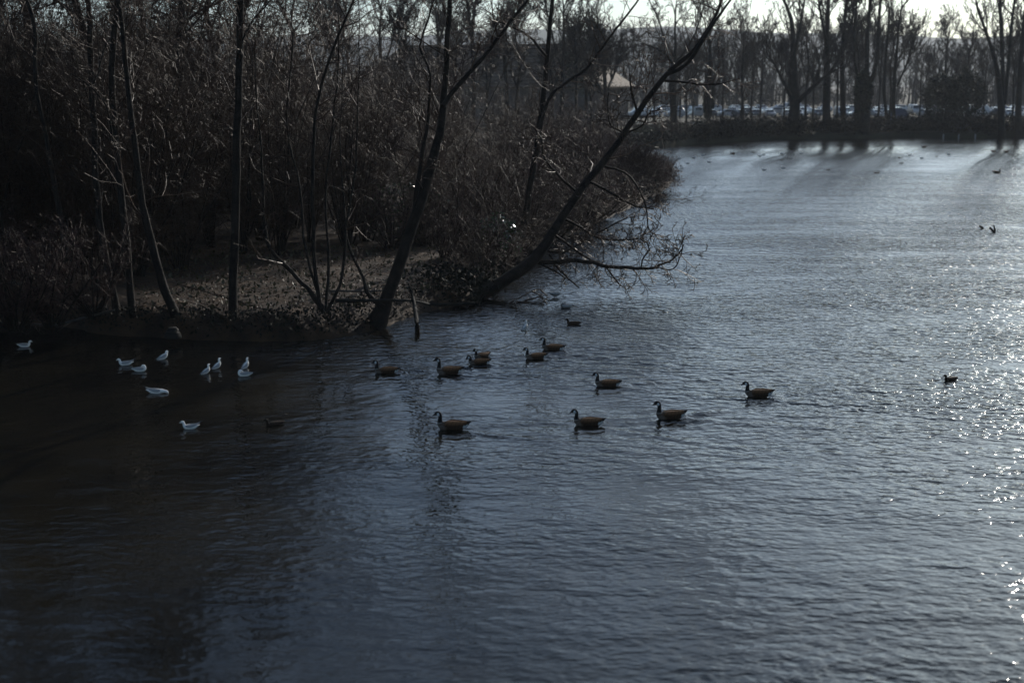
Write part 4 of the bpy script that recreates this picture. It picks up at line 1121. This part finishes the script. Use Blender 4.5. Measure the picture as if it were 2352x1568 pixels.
tag(link('far_undergrowth', mesh_np('far_undergrowth', np.concatenate(V), np.concatenate(Q), M['bramble'], smooth=False)), 'dark undergrowth along the foot of the far woodland', 'undergrowth', kind='stuff')

# bramble and hedge along the far shore: one mass
V, Q = [], []; off = 0
r2 = np.random.default_rng(9)
for i in range(290):
    px = r2.uniform(1395, 2480)
    y0 = np.interp(px, [a for a, _ in FS], [b for _, b in FS])
    p = on(px, y0, 0); Yb = p[1] + r2.uniform(.6, 7.0)
    X = (px - CX) / F * Yb / cp
    h = r2.uniform(0.9, 1.75) * (0.8 if (1840 < px < 1890) else 1.0)
    if px < 1570: h *= .42
    v, q = leaf_cloud(170, (r2.uniform(1.2, 2.4), 1.3, h), 0.16, 300 + i, .25)
    V.append(v + np.array([X, Yb, .65 + h * .72])); Q.append(q + off); off += len(v)
tag(link('shore_brambles', mesh_np('shore_brambles', np.concatenate(V), np.concatenate(Q), M['bramble'], smooth=False)), 'dark brambles and scrub along the far waterside', 'undergrowth', kind='stuff')
def mound_pt():
    x = r_.uniform(1448, 1580); Y = r_.uniform(181, 205)
    X = (x - CX) / F * Y / cp
    return np.array([X, Y, 0.95 + .35 * r_.uniform() + max(0, .8 - abs(x - 1530) / 60)])
scatter(2600, mound_pt, 0.22, 1.5, 'grass', 'grassy_mound', 'yellow-green sunlit grass mound at the left end of the far bank', 'grass')

# ------------------------------------------------------------------ buildings, fence, hut
def prism(name, V, Fc, mat, parent=None):
    me = bpy.data.meshes.new(name); me.from_pydata([tuple(v) for v in V], [], Fc); me.update()
    me.materials.append(M[mat] if isinstance(mat, str) else mat)
    return link(name, me, parent)
def box(name, a, b, mat, parent=None):
    (x0, y0, z0), (x1, y1, z1) = a, b
    V = [(x0, y0, z0), (x1, y0, z0), (x1, y1, z0), (x0, y1, z0), (x0, y0, z1), (x1, y0, z1), (x1, y1, z1), (x0, y1, z1)]
    Fc = [(0, 3, 2, 1), (4, 5, 6, 7), (0, 1, 5, 4), (1, 2, 6, 5), (2, 3, 7, 6), (3, 0, 4, 7)]
    return prism(name, V, Fc, mat, parent)
YB = 205.0
xl, xr = at(800, 200, YB)[0], at(1438, 200, YB)[0]
eave, ridge = at(1300, 196, YB)[2], at(1300, 105, YB + 7)[2]
hall = empty('hall', ((xl + xr) / 2, YB + 7, 0.9), math.radians(-22))
Wd, Dp = (xr - xl) / 2, 7.5
ez, rz_ = eave - .9, ridge - .9
# wall with window openings: piers, and recessed panes
box('wall', (-Wd + .4, -Dp + .4, 0), (Wd - .4, Dp - .4, ez), 'wall', hall)
ov = .5
hipx = 6.2
rf = prism('roof', [(-Wd - ov, -Dp - ov, ez - .15), (Wd + ov, -Dp - ov, ez - .15), (Wd + ov, Dp + ov, ez - .15), (-Wd - ov, Dp + ov, ez - .15), (-Wd + hipx, 0, rz_), (Wd - hipx, 0, rz_),
      (-Wd - ov, -Dp - ov, ez - .4), (Wd + ov, -Dp - ov, ez - .4), (Wd + ov, Dp + ov, ez - .4), (-Wd - ov, Dp + ov, ez - .4)],
      [(0, 1, 5, 4), (1, 2, 5), (2, 3, 4, 5), (3, 0, 4), (6, 9, 8, 7), (0, 6, 7, 1), (1, 7, 8, 2), (2, 8, 9, 3), (3, 9, 6, 0)], 'roof', hall)
for i in range(11):      # courses of tiles as low proud rows
    t = (i + .6) / 12
    y = -Dp - ov + (Dp + ov) * t; z = ez - .15 + (rz_ - ez + .15) * t
    xa = -Wd - ov + (hipx + ov) * t; xb = Wd + ov - (hipx + ov) * t
    box('tile_course', (xa + .15, y - .06, z - .05), (xb - .15, y + .06, z + .10), 'roof', rf)
T = Tubes(); T.add([(-Wd + hipx, 0, rz_ + .02), (Wd - hipx, 0, rz_ + .02)], [.16, .16], 8)
link('ridge_tile', T.build('ridge_tile', M['roof']), rf)
for i in range(7):
    x = -Wd + 3 + i * (2 * Wd - 6) / 6
    for zz in (1.2, 4.4):
        wnd = box('window', (x - .65, -Dp + .30, zz), (x + .65, -Dp + .44, zz + 1.6), 'post', hall)
        box('pane', (x - .55, -Dp + .26, zz + .1), (x - .05, -Dp + .295, zz + 1.5), 'glass', wnd)
        box('pane', (x + .05, -Dp + .26, zz + .1), (x + .55, -Dp + .295, zz + 1.5), 'glass', wnd)
tag(hall, 'large building with a hipped tiled roof behind the thicket', 'building')
# timber rail fence
fz = at(1465, 268, 186)
fence = empty('rail_fence', (at(1465, 268, 186)[0], 186, 0.9))
wv = px2m(80, 186)
hh = fz[2] - .9
box('rail', (-wv / 2, -.08, hh - .15), (wv / 2, .08, hh + .15), 'fence', fence)
box('rail', (-wv / 2, -.06, hh * .45 - .1), (wv / 2, .06, hh * .45 + .1), 'fence', fence)
for i in range(6):
    x = -wv / 2 + .15 + i * (wv - .3) / 5
    box('fence_post', (x - .1, -.22, -.3), (x + .1, -.085, hh + .2), 'fence', fence)
tag(fence, 'dark timber rail fence at the left end of the far bank', 'fence')
# blue-grey hut
p = at(2070, 265, 222); hut = empty('hut', (p[0], 222, 0.9))
prism('wall', [(-1.1, 0, 0), (1.1, 0, 0), (1.1, 0, 1.4), (.55, 0, 2.3), (-1.1, 0, 2.45), (-1.1, 2, 0), (1.1, 2, 0), (1.1, 2, 1.4), (.55, 2, 2.3), (-1.1, 2, 2.45)],
      [(0, 1, 2, 3, 4), (9, 8, 7, 6, 5), (0, 5, 6, 1), (1, 6, 7, 2), (4, 9, 5, 0)], 'shed', hut)
prism('roof', [(1.2, -.1, 1.36), (.57, -.1, 2.36), (-1.2, -.1, 2.52), (1.2, 2.1, 1.36), (.57, 2.1, 2.36), (-1.2, 2.1, 2.52),
               (1.2, -.1, 1.28), (.57, -.1, 2.28), (-1.2, -.1, 2.44), (1.2, 2.1, 1.28), (.57, 2.1, 2.28), (-1.2, 2.1, 2.44)],
      [(0, 3, 4, 1), (1, 4, 5, 2), (6, 7, 10, 9), (7, 8, 11, 10), (0, 1, 7, 6), (1, 2, 8, 7), (3, 9, 10, 4), (4, 10, 11, 5), (0, 6, 9, 3), (2, 5, 11, 8)], 'shed', hut)
tag(hut, 'small blue-grey hut with a slanted top among the far trees', 'hut')
# waterside wall at the far right and pale posts before it
q0 = on(2190, 317, 0); q1 = on(2480, 312, 0)
wallo = empty('retaining_wall', (0, 0, 0))
nseg = 14
for i in range(nseg):
    a = q0 + (q1 - q0) * i / nseg; b_ = q0 + (q1 - q0) * (i + 1) / nseg
    z = 1.7 + .03 * (i % 3)
    prism('panel', [(a[0] + .03, a[1] + 1, .2), (b_[0] - .03, b_[1] + 1, .2), (b_[0] - .03, b_[1] + 1.25, .2), (a[0] + .03, a[1] + 1.25, .2),
                    (a[0] + .03, a[1] + 1, z), (b_[0] - .03, b_[1] + 1, z), (b_[0] - .03, b_[1] + 1.25, z), (a[0] + .03, a[1] + 1.25, z)],
          [(0, 3, 2, 1), (4, 5, 6, 7), (0, 1, 5, 4), (1, 2, 6, 5), (2, 3, 7, 6), (3, 0, 4, 7)], simple('slate_board', (.03, .035, .05), (.05, .055, .075), 1, .8) if i == 0 else bpy.data.materials['slate_board'], wallo)
tag(wallo, 'low dark slate-blue waterside wall at the far right', 'wall')
for i, (x, lab) in enumerate([(2165, 'left'), (2200, 'middle'), (2238, 'right')]):
    p = on(x, 319, 0)
    T = Tubes(); T.add([(0, 0, -.4), (0, 0, .55), (0, 0, .60), (0, 0, .64)], [.11, .10, .09, .02], 8)
    o = link('mooring_post', T.build('mooring_post', M['post']), None, (p[0], p[1] - .3, 0))
    tag(o, lab + ' one of three short pale posts at the far waterline below the evergreens', 'post', 'pale posts at the far waterline')

# ------------------------------------------------------------------ parked cars
def car_meshes(kind):
    if kind == 'hatch':
        prof = [(-1.95, .32), (-1.98, .75), (-1.85, .98), (-1.55, 1.02), (-1.2, 1.42), (-.2, 1.48), (.45, 1.42), (1.05, .98), (1.75, .86), (1.98, .68), (2.0, .32)]
    elif kind == 'estate':
        prof = [(-2.2, .32), (-2.24, .80), (-2.18, 1.0), (-1.95, 1.42), (-.6, 1.50), (.35, 1.46), (1.0, 1.0), (1.95, .88), (2.2, .68), (2.22, .32)]
    else:
        prof = [(-2.4, .35), (-2.42, 1.2), (-2.36, 1.9), (-2.2, 2.0), (.7, 1.98), (1.1, 1.9), (1.6, 1.15), (2.2, 1.0), (2.42, .75), (2.42, .35)]
    zs = np.array([z for _, z in prof]); beltz = 1.0 if kind != 'van' else 1.15
    V, Fc = [], []
    n = len(prof)
    ys = [-.86, -.80, .80, .86]
    for yi, yv in enumerate(ys):
        for x, z in prof:
            y = yv
            if z > beltz: y = math.copysign(abs(yv) - .14 * (z - beltz) / .5, yv)
            zz = z - (.05 if yi in (0, 3) else 0)
            V.append((x, y, zz))
    for s in range(3):
        for i in range(n - 1):
            Fc.append((s * n + i, s * n + i + 1, (s + 1) * n + i + 1, (s + 1) * n + i))
        Fc.append((s * n + n - 1, s * n, (s + 1) * n, (s + 1) * n + n - 1))
    Fc.append(tuple(range(n))[::-1]); Fc.append(tuple(range(3 * n, 4 * n)))
    me = bpy.data.meshes.new('body'); me.from_pydata(V, [], Fc); me.update()
    out = {'body': me}
    def quad(pts, name, mat):
        m = bpy.data.meshes.new(name); m.from_pydata(pts, [], [tuple(range(len(pts)))]); m.update(); m.materials.append(M[mat]); return m
    def slab(i, j, name, inset=.12):
        (x0, z0), (x1, z1) = prof[i], prof[j]
        nx_, nz_ = (z1 - z0), -(x1 - x0); l = math.hypot(nx_, nz_); nx_, nz_ = -nx_ / l * .012, -nz_ / l * .012
        if nz_ < 0: nx_, nz_ = -nx_, -nz_
        f = lambda t: (x0 + (x1 - x0) * t + nx_, z0 + (z1 - z0) * t + nz_)
        a, b = f(.1), f(.9)
        return quad([(a[0], -.68, a[1]), (a[0], .68, a[1]), (b[0], .62, b[1]), (b[0], -.62, b[1])], name, 'glass')
    if kind == 'hatch': out['windscreen'] = slab(7, 6, 'windscreen'); out['rear_window'] = slab(3, 4, 'rear_window'); sx = (-1.25, .85)
    elif kind == 'estate': out['windscreen'] = slab(6, 5, 'windscreen'); out['rear_window'] = slab(2, 3, 'rear_window'); sx = (-1.9, .8)
    else: out['windscreen'] = slab(6, 5, 'windscreen'); out['rear_window'] = slab(1, 2, 'rear_window'); sx = (.2, 1.25)
    top = zs.max() - .12
    for s in (-1, 1):
        out['side_window%d' % s] = quad([(sx[0], s * .87, beltz + .03), (sx[1], s * .87, beltz + .03), (sx[1] - .45, s * (.87 - .14 * (top - beltz) / .5), top), (sx[0] + .2, s * (.87 - .14 * (top - beltz) / .5), top)], 'side_window', 'glass')
    return out
CARM = {k: car_meshes(k) for k in ('hatch', 'estate', 'van')}
def wheel_mesh():
    T = Tubes(); T.add([(0, -.11, 0), (0, -.10, 0), (0, .10, 0), (0, .11, 0)], [.22, .32, .32, .22], 16)
    return T.build('tyre', M['tyre'])
def rim_mesh():
    T = Tubes(); T.add([(0, -.115, 0), (0, -.113, 0), (0, .113, 0), (0, .115, 0)], [.01, .2, .2, .01], 12)
    return T.build('rim', M['rim'])
WH, RM = wheel_mesh(), rim_mesh()
T = Tubes(); T.add([(0, -.18, 0), (.04, -.16, 0), (.05, 0, 0), (.04, .16, 0), (0, .18, 0)], [.03, .07, .08, .07, .03], 8); HL = T.build('headlight', M['lamp'])
PAINT = {'white': paint_mat('white_paint', (.82, .78, .72)), 'silver': paint_mat('silver_paint', (.52, .50, .47)), 'dark grey': paint_mat('grey_paint', (.06, .065, .07)),
         'blue': paint_mat('blue_paint', (.03, .06, .16)), 'red': paint_mat('red_paint', (.25, .02, .02)), 'black': paint_mat('black_paint', (.015, .015, .017))}
proto = {}
def make_car(kind, colour):
    if (kind, colour) in proto: return copy_tree(proto[kind, colour])
    o = empty('parked_car' if kind != 'van' else 'parked_van', (0, 0, 0))
    bm_ = CARM[kind]['body'].copy(); bm_.materials.clear(); bm_.materials.append(PAINT[colour])
    link('body', bm_, o)
    for k, m in CARM[kind].items():
        if k != 'body': link(k.rstrip('-1'), m, o)
    wb = 1.25 if kind == 'hatch' else 1.4
    for x in (-wb, wb):
        for y in (-.76, .76):
            w_ = link('wheel', WH, o, (x, y, .32)); link('rim', RM, w_)
    fx, fz_ = (1.9, .70) if kind == 'hatch' else ((2.12, .72) if kind == 'estate' else (2.34, .8))
    for y in (-.6, .6): link('headlight', HL, o, (fx, y, fz_))
    proto[kind, colour] = o
    return o
random.seed(12)
cars = []
x = 1452
while x < 2400:
    for row in range(3):
        Y = (262, 285, 312)[row] + random.uniform(-1.2, 1.2)
        px = x + random.uniform(-6, 6) + row * 9
        if 2050 < px < 2090 and row == 0: continue
        cars.append((px, Y))
    x += random.choice([30, 34, 40, 47])
for i, (px, Y) in enumerate(cars):
    kind = random.choices(['hatch', 'estate', 'van'], [6, 4, 0.7])[0]
    colour = random.choices(['white', 'silver', 'dark grey', 'blue', 'red', 'black'], [7, 5, 2, 1.0, .5, 1.2])[0]
    if kind == 'van': colour = random.choice(['white', 'silver'])
    o = make_car(kind, colour)
    X = (px - CX) / F * Y / cp
    o.location = (X, Y, 1.02); o.rotation_euler = (0, 0, random.choice([-math.pi / 2, -math.pi / 2, math.pi / 2, math.pi]) + random.uniform(-.12, .3))
    tag(o, '%s %s in the crowded car park beyond the far trees' % (colour, {'hatch': 'hatchback', 'estate': 'estate car', 'van': 'van'}[kind]), 'van' if kind == 'van' else 'car', 'vehicles in the far car park')

# ------------------------------------------------------------------ two people on the far bank
def person(loc, rz, top_c, leg_c, label, h=1.7):
    J = {'pel': (0, 0, .93, .13), 'che': (0, 0, 1.28, .15), 'nek': (0, 0, 1.47, .06), 'hed': (0.02, 0, 1.58, .09), 'cro': (0.02, 0, 1.67, .07),
         'shL': (0, .19, 1.40, .065), 'elL': (.02, .24, 1.13, .05), 'wrL': (.10, .20, .92, .04), 'haL': (.13, .19, .84, .045),
         'shR': (0, -.19, 1.40, .065), 'elR': (.02, -.24, 1.13, .05), 'wrR': (.10, -.20, .92, .04), 'haR': (.13, -.19, .84, .045),
         'hiL': (0, .10, .85, .10), 'knL': (.03, .11, .48, .07), 'anL': (-.02, .11, .09, .05), 'toL': (.13, .12, .04, .04),
         'hiR': (0, -.10, .85, .10), 'knR': (.05, -.11, .48, .07), 'anR': (.04, -.11, .09, .05), 'toR': (.19, -.12, .04, .04)}
    E = [('pel', 'che'), ('che', 'nek'), ('nek', 'hed'), ('hed', 'cro'), ('che', 'shL'), ('shL', 'elL'), ('elL', 'wrL'), ('wrL', 'haL'), ('che', 'shR'), ('shR', 'elR'), ('elR', 'wrR'), ('wrR', 'haR'),
         ('pel', 'hiL'), ('hiL', 'knL'), ('knL', 'anL'), ('anL', 'toL'), ('pel', 'hiR'), ('hiR', 'knR'), ('knR', 'anR'), ('anR', 'toR')]
    ks = list(J); me = bpy.data.meshes.new('person')
    me.from_pydata([J[k][:3] for k in ks], [(ks.index(a), ks.index(b)) for a, b in E], [])
    o = link('person', me, None, loc); o.rotation_euler = (0, 0, rz)
    m = o.modifiers.new('skin', 'SKIN')
    for i, k in enumerate(ks):
        v = me.skin_vertices[0].data[i]; v.radius = (J[k][3], J[k][3]); v.use_root = (k == 'pel')
    o.modifiers.new('sub', 'SUBSURF').levels = 1
    o.modifiers['sub'].render_levels = 1
    mt, t, b = mat_new('clothes')
    tc = N(t, 'ShaderNodeTexCoord'); sx_ = N(t, 'ShaderNodeSeparateXYZ'); t.links.new(tc.outputs['Object'], sx_.inputs[0])
    mp = N(t, 'ShaderNodeMapRange'); mp.inputs[1].default_value = 0; mp.inputs[2].default_value = 1.8; t.links.new(sx_.outputs[2], mp.inputs[0])
    r = ramp(t, mp.outputs[0], [(0.0, leg_c), (.50, top_c), (.83, (.35, .22, .16)), (.905, (.04, .03, .02))]); r.color_ramp.interpolation = 'CONSTANT'
    t.links.new(r.outputs[0], b.inputs['Base Color']); b.inputs['Roughness'].default_value = .85
    me.materials.append(mt)
    return tag(o, label, 'person', 'people on the far bank')
p = at(2224, 270, 214); person((p[0], 214, .92), -1.2, (.28, .32, .45), (.04, .045, .06), 'person in a pale blue top standing below the right-hand round evergreen')
p = at(2243, 270, 216); person((p[0], 216, .92), -2.2, (.05, .08, .25), (.03, .03, .035), 'person in a dark blue jacket standing right of the pale blue one')

# ------------------------------------------------------------------ the hazy air
me = bpy.data.meshes.new('haze')
x0, x1, y0, y1, z0, z1 = -4200, 4200, -120, 4500, -4, 140
me.from_pydata([(x0, y0, z0), (x1, y0, z0), (x1, y1, z0), (x0, y1, z0), (x0, y0, z1), (x1, y0, z1), (x1, y1, z1), (x0, y1, z1)], [],
               [(0, 3, 2, 1), (4, 5, 6, 7), (0, 1, 5, 4), (1, 2, 6, 5), (2, 3, 7, 6), (3, 0, 4, 7)])
m = bpy.data.materials.new('haze'); m.use_nodes = True
t = m.node_tree; t.nodes.remove(t.nodes['Principled BSDF'])
pv = N(t, 'ShaderNodeVolumePrincipled'); pv.inputs['Color'].default_value = (.86, .92, 1.0, 1)
pv.inputs['Density'].default_value = 0.00014; pv.inputs['Anisotropy'].default_value = 0.3
t.links.new(pv.outputs[0], t.nodes['Material Output'].inputs['Volume'])
me.materials.append(m)
tag(link('haze', me), 'thin pale haze over the whole lake', 'haze', kind='stuff')
